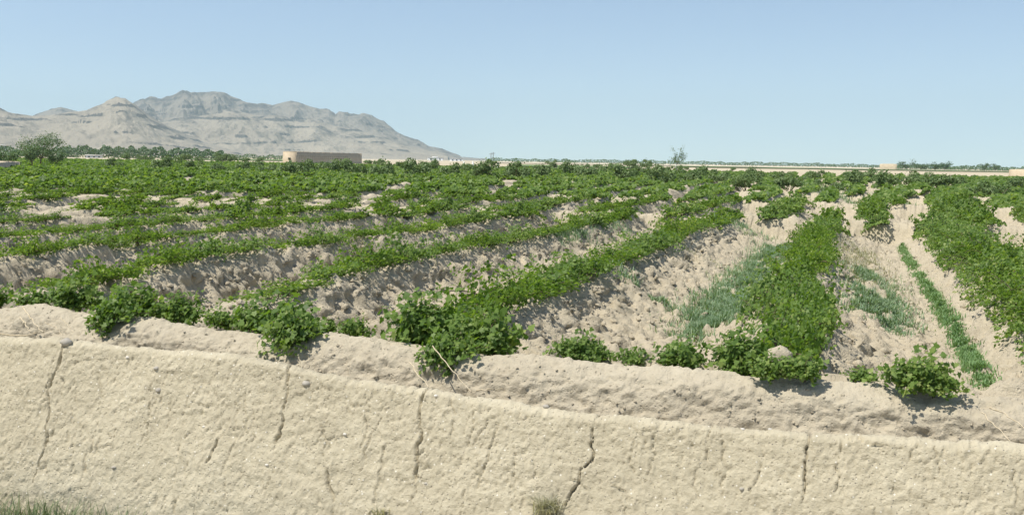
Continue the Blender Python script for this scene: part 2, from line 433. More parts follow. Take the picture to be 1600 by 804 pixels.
# ------------------------------------------------------------------ mountains
def rock_mat(name, pale, mid, dark, band):
    m, nt, bs = new_mat(name)
    g = node(nt, 'ShaderNodeNewGeometry')
    n1 = node(nt, 'ShaderNodeTexNoise', Scale=0.0045, Detail=9.0, Roughness=0.65)
    n2 = node(nt, 'ShaderNodeTexNoise', Scale=0.02, Detail=8.0, Roughness=0.75)
    for n in (n1, n2): nt.links.new(g.outputs['Position'], n.inputs['Vector'])
    sx = node(nt, 'ShaderNodeSeparateXYZ'); nt.links.new(g.outputs['Position'], sx.inputs[0])
    at = node(nt, 'ShaderNodeAttribute', attribute_name='rock')
    ad = node(nt, 'ShaderNodeMath', operation='MULTIPLY_ADD'); ad.inputs[1].default_value = 0.6
    nt.links.new(n2.outputs['Fac'], ad.inputs[0]); nt.links.new(at.outputs['Fac'], ad.inputs[2])
    r1 = ramp(nt, n1.outputs['Fac'], [(0.35, pale), (0.65, mid)])
    rm = ramp(nt, ad.outputs[0], [(0.62, (0, 0, 0)), (0.85, (1, 1, 1))])
    mx = node(nt, 'ShaderNodeMixRGB'); mx.inputs[2].default_value = (*dark, 1)
    nt.links.new(rm.outputs[0], mx.inputs[0]); nt.links.new(r1.outputs[0], mx.inputs[1])
    nt.links.new(mx.outputs[0], bs.inputs['Base Color'])
    bs.inputs['Roughness'].default_value = 1.0; bs.inputs['Specular IOR Level'].default_value = 0.05
    bp = node(nt, 'ShaderNodeBump', Strength=0.8, Distance=9.0)
    nt.links.new(n2.outputs['Fac'], bp.inputs['Height']); nt.links.new(bp.outputs[0], bs.inputs['Normal'])
    return m
def mountain(name, prof, R, front, back, mat, seed, ncol=520, nf=110, gully=0.20, ledge=0.0, power=1.7, rockbias=0.0, crest=0.005):
    px = np.array([p[0] for p in prof], float); py = np.array([p[1] for p in prof], float)
    xs = np.linspace(px[0], px[-1], ncol)
    ys = np.interp(xs, px, py)
    C = np.array([at_dist(x, y, R) for x, y in zip(xs, ys)])
    E = C[:, :2] / np.linalg.norm(C[:, :2], axis=1)[:, None]
    az = np.arctan2(C[:, 0], C[:, 1]) * R
    Rv = R * (1 + 0.05 * vnoise(az / 900.0, az * 0, seed + 3))
    H = (C[:, 2] - 2.7) * Rv / R + 2.0
    H = np.maximum(H, 1.0)
    rows = []; rk = []
    us = np.concatenate([np.linspace(0, 1, nf), 1 + np.linspace(0, 1, 24)[1:]])
    fr = front * (1 + 0.25 * vnoise(az / 600.0, az * 0 + 7, seed + 4))
    for u in us:
        if u <= 1:
            r = Rv - fr * (1 - u); sh = 0.16 * u + 0.84 * u ** power
        else:
            r = Rv + back * (u - 1); sh = (2 - u) ** 1.2
        X = E[:, 0] * r; Y = E[:, 1] * r
        g = 1 - np.abs(vnoise(az / 260.0 + 0.35 * vnoise(X / 300, Y / 300, seed + 8), u * 1.3, seed)) * 2
        g2 = 1 - np.abs(vnoise(az / 95.0 + 0.5 * vnoise(X / 110, Y / 110, seed + 9), u * 2.6, seed + 1)) * 2
        g3 = fbm(X / 45.0, Y / 45.0, 4, seed + 2)
        env = (4 * u * (1 - u)) if u <= 1 else 0.3 * (2 - u)
        env = max(env, 0) ** 0.7
        z = H * sh + H * env * sh ** 0.35 * gully * (0.55 * g + 0.30 * g2) + H * (env * 0.11 + crest * min(u, 1)) * g3
        g4 = billow(X / 22.0, Y / 22.0, 3, seed + 6)
        z = z + H * min(u, 1) ** 0.6 * 0.030 * g4 * sstep(0.05, 0.4, sh) * (1 - 0.9 * sstep(0.85, 1.0, u))
        q = z / 30.0 + 0.9 * fbm(X / 420, Y / 420, 3, seed + 12) + 0.12 * g3
        fr_ = q - np.floor(q)
        msk = sstep(0.0, 0.25, fbm(X / 130, Y / 130, 3, seed + 13)) * sstep(0.08, 0.25, sh)
        z = z + ledge * (sstep(0.0, 0.3, fr_) - fr_) * msk
        lay = np.exp(-((fr_ - 0.10) / 0.09) ** 2) * msk
        rocky = 0.22 * sstep(0.30, 0.95, sh) + 0.30 * g3 + 0.16 * g4 + 0.10 * g2 + 0.70 * lay + rockbias + 0.12
        rows.append(np.stack([X, Y, z - 0.6 + 0.83], -1)); rk.append(rocky)
    V = np.stack(rows, 0); rk = np.stack(rk, 0)
    return obj(name, mesh_from(name, V.reshape(-1, 3), grid_faces(*V.shape[:2]), True, {'rock': rk.ravel()}, [mat]), kind='structure')
M_NEARROCK = rock_mat('tan_rock', (0.315, 0.275, 0.212), (0.245, 0.213, 0.166), (0.08, 0.076, 0.071), 1)
M_FARROCK = rock_mat('grey_rock', (0.24, 0.212, 0.172), (0.185, 0.167, 0.14), (0.08, 0.077, 0.074), 1)
far_prof = [(-260, 190), (-60, 186), (30, 187), (57, 179), (80, 170), (95, 167), (110, 171), (130, 176), (170, 184), (195, 172), (215, 160), (235, 151), (247, 154), (257, 155), (270, 152), (284, 148), (300, 146), (315, 147), (335, 143), (350, 145), (365, 152), (385, 160), (402, 163), (410, 161), (425, 165), (440, 160), (455, 157), (470, 161), (490, 168), (505, 172), (514, 173), (524, 180), (530, 175), (537, 176), (545, 181), (560, 181), (567, 179), (582, 183), (600, 192), (620, 207), (640, 216), (655, 220), (670, 228), (690, 232), (705, 238), (722, 245), (760, 248)]
near_prof = [(-300, 150), (-180, 158), (-90, 163), (-40, 160), (0, 171), (20, 177), (50, 181), (75, 180), (105, 176), (135, 172), (150, 166), (160, 162), (172, 155), (185, 152), (196, 154), (210, 163), (228, 176), (250, 190), (280, 205), (320, 222), (380, 236), (420, 241)]
mid_prof = [(120, 236), (180, 215), (230, 196), (270, 187), (300, 184), (330, 180), (355, 174), (380, 176), (405, 181), (430, 179), (460, 190), (490, 186), (520, 196), (560, 203), (590, 212), (620, 222), (650, 230), (680, 237), (700, 243)]
mountain('far_mountain', far_prof, 5200, 1300, 900, M_FARROCK, 301, 900, 150, 0.36, 5.0, 1.35, 0.03)
mountain('foothill', mid_prof, 4100, 900, 500, M_NEARROCK, 401, 760, 150, 0.32, 6.0, 1.5, 0.02)
mountain('near_mountain', near_prof, 3500, 1050, 700, M_NEARROCK, 501, 860, 160, 0.20, 5.0, 1.45, -0.02)

# ------------------------------------------------------------------ haze
mh = bpy.data.materials.new('haze_air'); mh.use_nodes = True
nt = mh.node_tree; nt.nodes.clear()
ho = nt.nodes.new('ShaderNodeOutputMaterial'); hv = nt.nodes.new('ShaderNodeVolumePrincipled')
hv.inputs['Color'].default_value = (0.60, 0.77, 0.83, 1); hv.inputs['Density'].default_value = 0.0001; hv.inputs['Anisotropy'].default_value = 0.2
nt.links.new(hv.outputs[0], ho.inputs['Volume'])
qb = Quads(); qb.box((0, 1000, 299), (8000, 8000, 301))
obj('haze', qb.mesh('haze', [mh], False), kind='stuff')

# ------------------------------------------------------------------ front mud wall
WY = 5.85
wall_top = [(-330, 512), (-150, 516), (0, 525), (100, 530), (230, 540), (370, 553), (440, 566), (462, 572), (560, 590), (665, 605), (740, 619), (930, 648), (1070, 656), (1270, 676), (1400, 684), (1600, 693), (1900, 705)]
wt = np.array([on_y(x, y, WY) for x, y in wall_top])
def wall_top_z(X): return np.interp(X, wt[:, 0], wt[:, 2])
WX0, WX1 = wt[0, 0], 4.2
def wall_pt_px(x, y):
    """pixel on the sloping front face -> (X, p) with p = height along it"""
    Y = WY - 0.05
    for _ in range(4):
        P = on_y(x, y, Y)
        Y = WY - 0.05 - 0.42 * (wall_top_z(P[0]) - P[2]) / 1.2
    return P
crack_px = [  # polylines in the photo: main vertical joints and shorter cracks; width, depth
    ([(108, 528), (98, 545), (92, 575), (80, 592), (74, 612), (77, 640), (74, 672), (72, 700), (60, 725), (54, 752)], 0.010, 0.05),
    ([(447, 562), (450, 585), (446, 612), (443, 640), (438, 668), (428, 700), (424, 722)], 0.009, 0.045),
    ([(668, 606), (658, 625), (654, 650), (658, 668), (655, 690), (652, 715), (650, 750)], 0.009, 0.045),
    ([(934, 648), (928, 670), (924, 690), (926, 712), (908, 735), (906, 752), (890, 772), (880, 790)], 0.008, 0.05),
    ([(1266, 676), (1262, 700), (1258, 730), (1258, 755), (1252, 785)], 0.008, 0.04),
    ([(340, 688), (330, 712), (322, 722)], 0.010, 0.035), ([(133, 710), (131, 735)], 0.011, 0.03),
    ([(510, 738), (514, 760), (520, 775), (517, 804)], 0.010, 0.035), ([(180, 670), (176, 690)], 0.009, 0.025),
    ([(500, 664), (510, 690), (503, 712)], 0.006, 0.02), ([(152, 585), (155, 610), (152, 640)], 0.006, 0.02),
    ([(1395, 760), (1401, 770)], 0.010, 0.02), ([(345, 742), (352, 765), (358, 790)], 0.007, 0.025),
    ([(955, 758), (975, 768)], 0.006, 0.02), ([(275, 780), (272, 800)], 0.010, 0.025), ([(780, 660), (770, 690), (745, 760)], 0.006, 0.02),
    ([(600, 700), (590, 745), (585, 780)], 0.006, 0.018), ([(235, 600), (232, 650), (228, 690)], 0.006, 0.018)]
wx = np.arange(WX0, WX1, 0.0085)
NP = 165
qs = np.linspace(0, 1, NP)                    # 0 foot of face, ~0.72 top edge, 1 foot of back
WXg, Q = np.meshgrid(wx, qs)
zt_ = wall_top_z(WXg) + 0.012 * fbm(WXg * 5, WXg * 0 + 2.0, 3, 141) + 0.010 * fbm(WXg * 19, WXg * 0 + 5.0, 3, 142, 0.7)
zb = -0.35
face = np.clip(Q / 0.80, 0, 1); backp = np.clip((Q - 0.80) / 0.20, 0, 1)
top_round = 0.10
zprof = np.where(Q < 0.80, zb + (zt_ - zb) * (1 - (1 - face) ** 1.03), zt_ - 0.30 * backp - 0.55 * backp ** 2)
ang_f = (1 - np.clip((zt_ - zprof) / 0.035, 0, 1))
yprof = np.where(Q < 0.80, WY - 0.05 - 0.42 * (zt_ - zprof) / 1.2 + 0.05 * ang_f ** 2, WY + 0.30 * backp ** 0.9)
U, Wv = WXg, zprof + 0.9 * (yprof - WY) + np.where(Q < 0.80, 0, 0.8 * (zt_ - zprof))
disp = 0.018 * fbm(U * 1.4, Wv * 1.4, 2, 101) + 0.011 * fbm(U * 5, Wv * 6.5, 3, 102, 0.6) + 0.0035 * fbm(U * 21, Wv * 19, 2, 103, 0.7) + 0.0025 * vnoise(U * 50, Wv * 46, 107)
disp += -0.010 * sstep(0.55, 0.85, vnoise(U * 42, Wv * 40, 104)) * sstep(-0.5, 0.2, vnoise(U * 3, Wv * 3, 105))
disp += -0.005 * sstep(0.45, 0.75, vnoise(U * 58, Wv * 55, 110)) + 0.005 * sstep(0.5, 0.8, vnoise(U * 33, Wv * 31, 109))
crk = np.zeros_like(disp)
rr = random.Random(5)
polys = []
for pl, w_, d_ in crack_px:
    polys.append((np.array([[wall_pt_px(*p)[0], wall_pt_px(*p)[2]] for p in pl]), w_, d_))
for i in range(240):                          # hairline shrinkage cracks
    X0 = rr.uniform(-6.5, 2.5); z0 = rr.uniform(0.2, 1.2); n = rr.randint(3, 6); pts = [(X0, z0)]
    dirx, dirz = (rr.uniform(-0.014, 0.008), -rr.uniform(0.03, 0.06)) if rr.random() < 0.85 else (rr.uniform(0.03, 0.06), rr.uniform(-0.02, 0.02))
    for j in range(n): pts.append((pts[-1][0] + dirx + rr.gauss(0, 0.018), pts[-1][1] + dirz + rr.gauss(0, 0.012)))
    polys.append((np.array(pts), rr.uniform(0.003, 0.0058), rr.uniform(0.007, 0.019)))
for pl, w_, d_ in polys:
    m_ = (WXg > pl[:, 0].min() - 0.08) & (WXg < pl[:, 0].max() + 0.08) & (zprof > pl[:, 1].min() - 0.08) & (zprof < pl[:, 1].max() + 0.08) & (Q < 0.86)
    if not m_.any(): continue
    px_ = WXg[m_] + 0.012 * vnoise(WXg[m_] * 22, zprof[m_] * 26, 111); pz_ = zprof[m_] + 0.006 * vnoise(WXg[m_] * 30, zprof[m_] * 30, 112)
    best = np.full(px_.shape, 9.0)
    for a, b in zip(pl[:-1], pl[1:]):
        ab = b - a; L2 = ab @ ab + 1e-9
        t = np.clip(((px_ - a[0]) * ab[0] + (pz_ - a[1]) * ab[1]) / L2, 0, 1)
        best = np.minimum(best, np.hypot(px_ - a[0] - t * ab[0], pz_ - a[1] - t * ab[1]))
    wv = w_ * (0.75 + 0.65 * vnoise(px_ * 3 + 9, pz_ * 13, 113))
    crk[m_] = np.minimum(crk[m_], -d_ * (1 - sstep(0.35, 1.0, best / np.maximum(wv, 0.002))))
disp = disp + crk
ny_ = np.where(Q < 0.80, -0.93 + 0.9 * ang_f ** 2, 0.3); nz_ = np.sqrt(np.maximum(0, 1 - ny_ ** 2))
Vw = np.stack([WXg, yprof + ny_ * disp, zprof + nz_ * disp], -1)
WALL_V = Vw
mud_wall = obj('mud_wall', mesh_from('mud_wall', Vw.reshape(-1, 3), grid_faces(*WXg.shape), True, None, [M_WALL]),
               label='cracked pale mud wall running along the whole foreground', cat='wall')
def wall_surface(X, z):
    j = int(np.argmin(np.abs(wx - X))); col = WALL_V[:int(NP * 0.80), j]
    return col[int(np.argmin(np.abs(col[:, 2] - z)))]

# ------------------------------------------------------------------ earth bank behind the wall
bx_ = np.arange(-13.0, 5.0, 0.012)
NB = 110
qs = np.linspace(0, 1, NB)
BXg, Q = np.meshgrid(bx_, qs)
zt_ = bank_top_z(BXg)
fc = np.clip(Q / 0.66, 0, 1); bkp = np.clip((Q - 0.66) / 0.34, 0, 1)
zprof = np.where(Q < 0.66, 0.25 + (zt_ - 0.25) * (1 - (1 - fc) ** 1.25), zt_ - 0.46 * bkp ** 1.5)
rnd = 1 - np.clip((zt_ - zprof) / 0.14, 0, 1)
yprof = np.where(Q < 0.66, BY - 0.16 - 0.40 * ((zt_ - zprof) / 0.95) ** 0.9 + 0.16 * rnd ** 2, BY + 0.42 * bkp)
d = 0.045 * fbm(BXg * 1.7, zprof * 2.2 + yprof, 3, 121) + 0.028 * fbm(BXg * 4.0, zprof * 5.0 + yprof * 4, 4, 122, 0.65) + 0.024 * fbm(BXg * 11, zprof * 12 + yprof * 9, 3, 123, 0.65) + 0.014 * billow(BXg * 15, zprof * 17 + yprof * 12, 3, 124, 0.7)
d -= 0.026 * sstep(0.35, 0.6, vnoise(BXg * 4.0, zprof * 13, 125)) * sstep(0.0, 0.4, vnoise(BXg * 1.3, zprof * 2, 126)) * (Q < 0.62)
ny_ = np.where(Q < 0.66, -0.85 + 0.8 * rnd ** 2, 0.2); nz_ = np.sqrt(1 - ny_ ** 2)
Vb = np.stack([BXg, yprof + ny_ * d, zprof + nz_ * d * np.where(rnd > 0.5, 0.75, 1)], -1)
obj('earth_bank', mesh_from('earth_bank', Vb.reshape(-1, 3), grid_faces(*BXg.shape), True, None, [M_BANK]),
    label='lumpy earth bank between the front mud wall and the vineyard', cat='bank')

# ------------------------------------------------------------------ grapevines
def ridge_surf(s): return (ZC - ZT) * (np.interp(s, PS, PH) - 1.0)
def vine_canes(rng, ncane, spread_y, kind):
    """leaf points and normals grown along canes; local origin = crest of the ridge (or rim of the bank)"""
    P = []; N = []; canes = []
    for c in range(ncane):
        if kind == 'ridge':
            p = np.array([rng.uniform(-0.60, 0.12), rng.uniform(-0.45, 0.45) * spread_y, 0.0]); p[2] = ridge_surf(p[0]) + rng.uniform(0.02, 0.15)
            d = np.array([rng.normal(-0.15, 0.6), rng.normal(0, 0.9), rng.uniform(0.1, 0.6)])
            L = rng.uniform(0.25, 0.6)
        elif kind == 'hang':
            p = np.array([rng.uniform(-0.16, 0.16), rng.uniform(-0.05, 0.10), rng.uniform(0.0, 0.05)])
            d = np.array([rng.normal(0, 0.55), rng.uniform(-1.2, 0.1), rng.uniform(0.0, 0.6)])
            L = rng.uniform(0.15, 0.50) * spread_y
        else:
            p = np.array([rng.uniform(-0.12, 0.12), rng.uniform(-0.08, 0.10), rng.uniform(0, 0.06)])
            d = np.array([rng.normal(0, 0.75), rng.normal(-0.28, 0.5), rng.uniform(0.15, 1.0)])
            L = rng.uniform(0.10, 0.30) * spread_y
        d /= np.linalg.norm(d)
        step = 0.030; n = int(L / step); path = [p.copy()]
        stiff = rng.uniform(0.05, 0.20) if kind != 'hang' else rng.uniform(0.35, 0.7)
        for i in range(n):
            d = d + np.array([0, 0, -1.0]) * stiff * (i / n + 0.3) * 0.55 + rng.normal(size=3) * 0.10
            d /= np.linalg.norm(d)
            p = p + d * step
            if kind == 'ridge':
                fl = ridge_surf(p[0]) + 0.05
                if p[2] < fl: p[2] = fl; d[2] = abs(d[2]) * 0.2
            elif kind == 'hang':
                fl = 0.03 if p[1] > -0.06 else -2.0
                p[1] = min(p[1], -0.17 - 0.44 * (-p[2] - 0.02)) if p[2] < -0.02 else p[1]
                if p[2] < fl: p[2] = fl; d[2] = abs(d[2]) * 0.2
            else:
                fl = 0.03 if p[1] > 0.0 else -2.0
                if p[1] < 0.0 and p[2] < 0.0: p[1] = min(p[1], -0.05 - 0.35 * (-p[2]))
                if p[2] < fl: p[2] = fl; d[2] = abs(d[2]) * 0.2
            path.append(p.copy())
            for q in range(2 if kind == 'ridge' else 3):
                o = rng.normal(size=3) * np.array([0.04, 0.04, 0.025]); o[2] += 0.015
                P.append(p + o); nn = np.array([-0.25, -0.35, 0.75]) + rng.normal(size=3) * 0.5 + d * 0.25
                N.append(nn)
        canes.append(np.array(path))
    return np.array(P), np.array(N), canes
def vine_meshes(name, seed, kind, lod, spread=1.0):
    rng = np.random.default_rng(seed)
    nc = {0: 46, 1: 26}[lod] if kind == 'ridge' else int(62 * spread)
    P, N, canes = vine_canes(rng, nc, spread, kind)
    if kind == 'ridge':                        # sheet of leaves lying on the slope
        n = 1150 if lod == 0 else 520
        s = rng.uniform(-0.82, 0.16, n); y = rng.uniform(-0.85, 0.85, n)
        lump = 0.5 + 0.5 * vnoise(s * 3.0 + seed, y * 3.0, seed)
        P2 = np.stack([s, y, ridge_surf(s) + 0.05 + rng.uniform(0, 0.17, n) * lump], -1)
        N2 = rand_normals(n, rng, (-0.35, -0.15, 0.85), 0.40)
        P = np.concatenate([P, P2]); N = np.concatenate([N, N2])
    sz = (0.016 + 0.024 * rng.random(len(P)) ** 1.4) * (1.0 if lod == 0 else 1.5) * (1.0 if kind == 'ridge' else 1.05)
    V, Fq, tint = leaves(P, N, sz, LEAF0 if lod == 0 else LEAF1, rng)
    fol = mesh_from(name + '_foliage', V, Fq, False, {'tint': tint}, [M_VINE])
    q = Quads()
    trunk = [np.array([-0.22, 0.0, ridge_surf(-0.22) - 0.12]), np.array([-0.25, 0.02, ridge_surf(-0.25) + 0.05]), np.array([-0.20, -0.03, 0.05]), np.array([-0.26, 0.03, 0.14])] if kind == 'ridge' \
        else [np.array([0, 0.10, -0.12]), np.array([0.02, 0.07, 0.0]), np.array([-0.01, 0.02, 0.05]), np.array([0.0, -0.03, 0.07])]
    q.add(tube(np.array(trunk), np.array([0.035, 0.032, 0.026, 0.018]) * (1 if kind == 'ridge' else 0.5), 6))
    for c in canes[:12]:
        c = np.concatenate([[np.array(trunk[2])], c[::3] if len(c) > 7 else c])
        q.add(tube(c, np.linspace(0.008, 0.003, len(c)), 3))
    return fol, q.mesh(name + '_stem', [M_STEM])
R0 = [vine_meshes('vine_near', 1000 + i, 'ridge', 0) for i in range(10)]
R1 = [vine_meshes('vine_mid', 1100 + i, 'ridge', 1) for i in range(8)]
H0 = [vine_meshes('vine_hanging', 1300 + i, 'hang', 0, [1.0, 0.8, 1.15, 0.9][i % 4]) for i in range(6)]
B0 = [vine_meshes('vine_bank', 1200 + i, 'bank', 0, [1.0, 0.8, 1.2, 0.9][i % 4]) for i in range(8)]
def place_vine(fs, loc, rz, sc, label, group=None):
    e = obj('grapevine', None, label=label, cat='grapevine', group=group, loc=loc)
    e.rotation_euler = (0, 0, rz); e.scale = sc
    f = obj('foliage', fs[0], e); f['kind'] = 'stuff'
    obj('stem', fs[1], e)
    return e
ORD = ['first', 'second', 'third', 'fourth', 'fifth', 'sixth', 'seventh', 'eighth', 'ninth', 'tenth', 'eleventh', 'twelfth', 'thirteenth', 'fourteenth', 'fifteenth', 'sixteenth', 'seventeenth', 'eighteenth', 'nineteenth', 'twentieth',
       'twenty-first', 'twenty-second', 'twenty-third', 'twenty-fourth', 'twenty-fifth', 'twenty-sixth', 'twenty-seventh', 'twenty-eighth', 'twenty-ninth', 'thirtieth']
def row_phrase(plot, k):
    if plot == 0:
        if k == 0: return 'broad leafy row right of centre'
        if k > 0: return 'thick leafy row along the right edge' if k == 1 else 'leafy row beyond the right-edge row'
        if k == -1: return 'diagonal row ending mid-bank'
        return '%s row left of the broad row' % ORD[-k - 1]
    if k >= 0: return ['row straight behind the broad row', 'row behind the right-edge row'][k] if k < 2 else '%s row right of the right-edge row' % ORD[k - 2]
    return '%s row left of the broad row' % ORD[-k - 1]
# sites along every ridge in view
sites = []
for pl in range(len(OFFS)):
    y0, y1 = BOUNDS[pl], BOUNDS[pl + 1]
    for k in range(-75, 26):
        X0 = OFFS[pl] + k * S
        y = y0 + (0.75 if pl == 0 else 0.2) + RNG.uniform(0, 0.4)
        while y < y1 + 0.2:
            wob = 0.16 * vnoise(y / 3.1, k * 7.7, 5) + 0.05 * vnoise(y / 0.8, k * 3.1, 6)
            X = X0 + float(wob)
            x_, y_, zc_ = project((X, y, 1.2))
            if -140 < x_ < 1740 and zc_ > 2:
                cov = float(vnoise(y / 2.6 + 31, k * 4.7 + pl * 13.7, 55)) * 0.6 + float(vnoise(y / 9.0, X / 9.0, 57)) * 0.22 + RNG.normal() * 0.20
                full = (pl == 0 and k in (-1, 0, 1, 2)) or (pl in (1, 2, 3) and k >= -1)
                thr = -2 if full else (-0.55 if (k == -2 and pl == 0) else (-0.42 if pl < 1 else (-0.44 if pl < 2 else -0.28)))
                if pl == 0 and k <= -2 and y < 9.2 and RNG.random() < 0.5: thr = 9
                if cov > thr: sites.append((zc_, pl, k, X, y, cov, full))
            y += (RNG.uniform(0.95, 1.25) if k > -2 else RNG.uniform(1.0, 1.5)) if pl < 2 else RNG.uniform(1.15, 1.6)
sites.sort()
NEAR = 278
cnt = {}
per_row = {}
for st in sites[:NEAR]: per_row.setdefault((st[1], st[2]), []).append(st)
for (pl, k), lst in sorted(per_row.items()):
    lst.sort(key=lambda t: t[4])
    for i, (zc_, _, _, X, y, cov, full) in enumerate(lst):
        rng = np.random.default_rng(int(abs(X * 997 + y * 131)))
        lod = 0 if zc_ < 24 else 1
        fs = R0[rng.integers(10)] if lod == 0 else R1[rng.integers(8)]
        z = ZC + 0.02 + 0.06 * float(vnoise(y / 1.9, k * 5.3, 9))
        b = 1.0 if full else 0.78 + 0.30 * max(0, min(1, cov + 0.5))
        nar = 0.76 if k == 0 else (0.92 if k > -2 else 0.84)
        yl = 1.0 if k >= -1 else 0.88
        flat = 1.0 if k >= 0 else (0.78 if k == -1 else 0.64)
        sy = 1 if rng.random() < 0.5 else -1
        where = 'from the earth bank' if pl == 0 else 'beyond the %scross bank' % ('second ' if pl > 1 else '')
        lab = '%s grapevine %s in the %s' % (ORD[min(i, 29)], where, row_phrase(pl, k))
        place_vine(fs, (X, y, z), rng.normal() * 0.06, (b * nar * rng.uniform(0.92, 1.1), sy * yl * rng.uniform(0.85, 1.15), b * flat * (rng.uniform(0.85, 1.25) if k >= 0 else rng.uniform(0.6, 1.65))), lab, 'grapevines on the ridges')
# vines hanging over the earth bank: px of centre on the rim, scale, look
bank_vines = [(-10, 462, 1.3, 'grapevine cut by the left edge of the picture above the bank'), (55, 462, 1.2, 'leftmost whole grapevine behind the bank above the dry stalks'),
    (115, 468, 1.3, 'grapevine behind the bank right above the leaning straw'), (180, 508, 0.85, 'small grapevine hanging over the bank nearest the left'),
    (210, 468, 1.6, 'dark green grapevine standing behind the small hanging one'), (258, 488, 0.9, 'left half of the second hanging grapevine clump from the left'),
    (288, 506, 1.0, 'grapevine hanging over the bank second from the left'), (345, 492, 1.0, 'grapevine on the bank rim left of the long trailing vine'),
    (395, 488, 1.2, 'grapevine on the rim touching the long trailing vine'), (440, 470, 1.9, 'upper bushy grapevine above the long trailing vine'), (452, 512, 1.0, 'middle grapevine of the long trailing cluster on the bank'),
    (455, 545, 1.1, 'grapevine trailing down the bank almost to the wall top'), (505, 508, 0.8, 'low grapevine just right of the long trailing vine'),
    (555, 512, 0.9, 'low grapevine lying on the bank rim left of the middle clump'), (665, 522, 1.7, 'leftmost grapevine of the big clump at the middle of the bank'),
    (700, 560, 0.85, 'central grapevine of the big clump at the middle of the bank'), (770, 528, 1.7, 'rightmost grapevine of the big clump at the middle of the bank'),
    (766, 470, 0.95, 'upright grapevine rising above the big middle clump'),
    (900, 532, 0.9, 'left half of the hanging grapevine right of the middle clump'), (928, 552, 0.85, 'grapevine hanging over the bank right of the middle clump'), (992, 553, 0.7, 'small grapevine on the bank between two larger ones'),
    (1065, 556, 1.15, 'dark round grapevine on the bank left of the broad row'), (1160, 565, 1.2, 'grapevine on the bank at the left foot of the broad row'),
    (1205, 598, 0.85, 'grapevine spilling over the bank at the foot of the broad row'), (1255, 602, 0.9, 'rightmost grapevine spilling over at the foot of the broad row'), (1345, 590, 0.6, 'thin low grapevine on the bank right of the broad row'),
    (1428, 612, 1.05, 'round bushy grapevine hanging over the bank at lower right'), (1458, 612, 0.85, 'smaller bush joined to the round grapevine at lower right')]
for i, (x, y, s_, lab) in enumerate(bank_vines):
    P = on_y(x, y, BY - 0.10)
    behind = P[2] > bank_top_z(P[0]) + 0.02
    hang = P[2] < bank_top_z(P[0]) - 0.04
    if hang: P = on_y(x, y, BY - 0.10); P[1] = BY - 0.05
    if behind: P = on_y(x, y, BY + 0.30)
    z = bank_top_z(P[0]) + (0.02 if not behind else -0.05)
    up_ = 2.6 if 'upright' in lab else 1.0
    place_vine((H0[i % 6] if hang else B0[i % 8]), (P[0], P[1], z), random.uniform(-0.15, 0.15), (s_ * (0.80 if hang else 0.70), s_ * (0.9 if hang else 0.60), s_ * up_ * (0.9 if hang else 0.70) * random.uniform(0.95, 1.15)), lab, 'grapevines on the earth bank')
# everything farther: one mass of vines, leaf by leaf
PV, NV, SV = [], [], []
rng = np.random.default_rng(99)
for zc_, pl, k, X, y, cov, full in sites[NEAR:]:
    n = int(max(34, min(170, 7600 / zc_))); r = 0.045 + 0.0019 * zc_
    s = rng.uniform(-0.85, 0.18, n); yy = rng.uniform(-0.66, 0.66, n)
    lump = 0.55 + 0.45 * vnoise(s * 2.2 + k * 3.1, (yy + y) * 1.6, 71)
    hv_ = rng.uniform(0.5, 1.7)
    t = hv_ * np.interp(s, [-1.25, -0.7, -0.15, 0.2, 0.35], [0.05, 0.20, 0.22, 0.10, 0.0]) * (0.55 + 0.6 * lump)
    z = ZC + ridge_surf(s) + 0.05 + t * rng.uniform(0.25, 1.0, n) + (rng.random(n) < 0.05) * 0.12
    PV.append(np.stack([X + s, y + yy, z], -1)); NV.append(rand_normals(n, rng, (-0.25, -0.25, 0.8), 0.45)); SV.append(rng.uniform(0.75, 1.25, n) * r)
V, Fq, tint = leaves(np.concatenate(PV), np.concatenate(NV), np.concatenate(SV), LEAF2, rng)
obj('distant_grapevines', mesh_from('distant_grapevines', V, Fq, False, {'tint': tint}, [M_VINE]), kind='stuff', label='mass of grapevine rows filling the far vineyard', cat='grapevines')

# ------------------------------------------------------------------ weeds and grass
def blades(P, h, rng, lean=0.5, w=0.006, dirs=None):
    n = len(P)
    a = rng.uniform(0, 2 * np.pi, n); out = np.stack([np.cos(a), np.sin(a), np.zeros(n)], -1)
    side = np.stack([-np.sin(a), np.cos(a), np.zeros(n)], -1) * np.asarray(w)[..., None] if np.ndim(w) else np.stack([-np.sin(a), np.cos(a), np.zeros(n)], -1) * w
    l = rng.uniform(0.2, 1.0, n)[:, None] * lean; hh = np.asarray(h)[:, None]
    up = np.array([0, 0, 1.0])
    b0 = P; m1 = P + hh * (0.55 * up + 0.25 * l * out); t = P + hh * (up * (1 - 0.25 * l) + 0.95 * l * out)
    V = np.stack([b0 - side, b0 + side, m1 + side * 0.8, m1 - side * 0.8, t], 1)
    F1 = np.array([[0, 1, 2], [0, 2, 3], [3, 2, 4]])
    Fq = (F1[None] + (np.arange(n) * 5)[:, None, None]).reshape(-1, 3)
    return V.reshape(-1, 3), Fq, np.repeat(rng.random(n), 5)
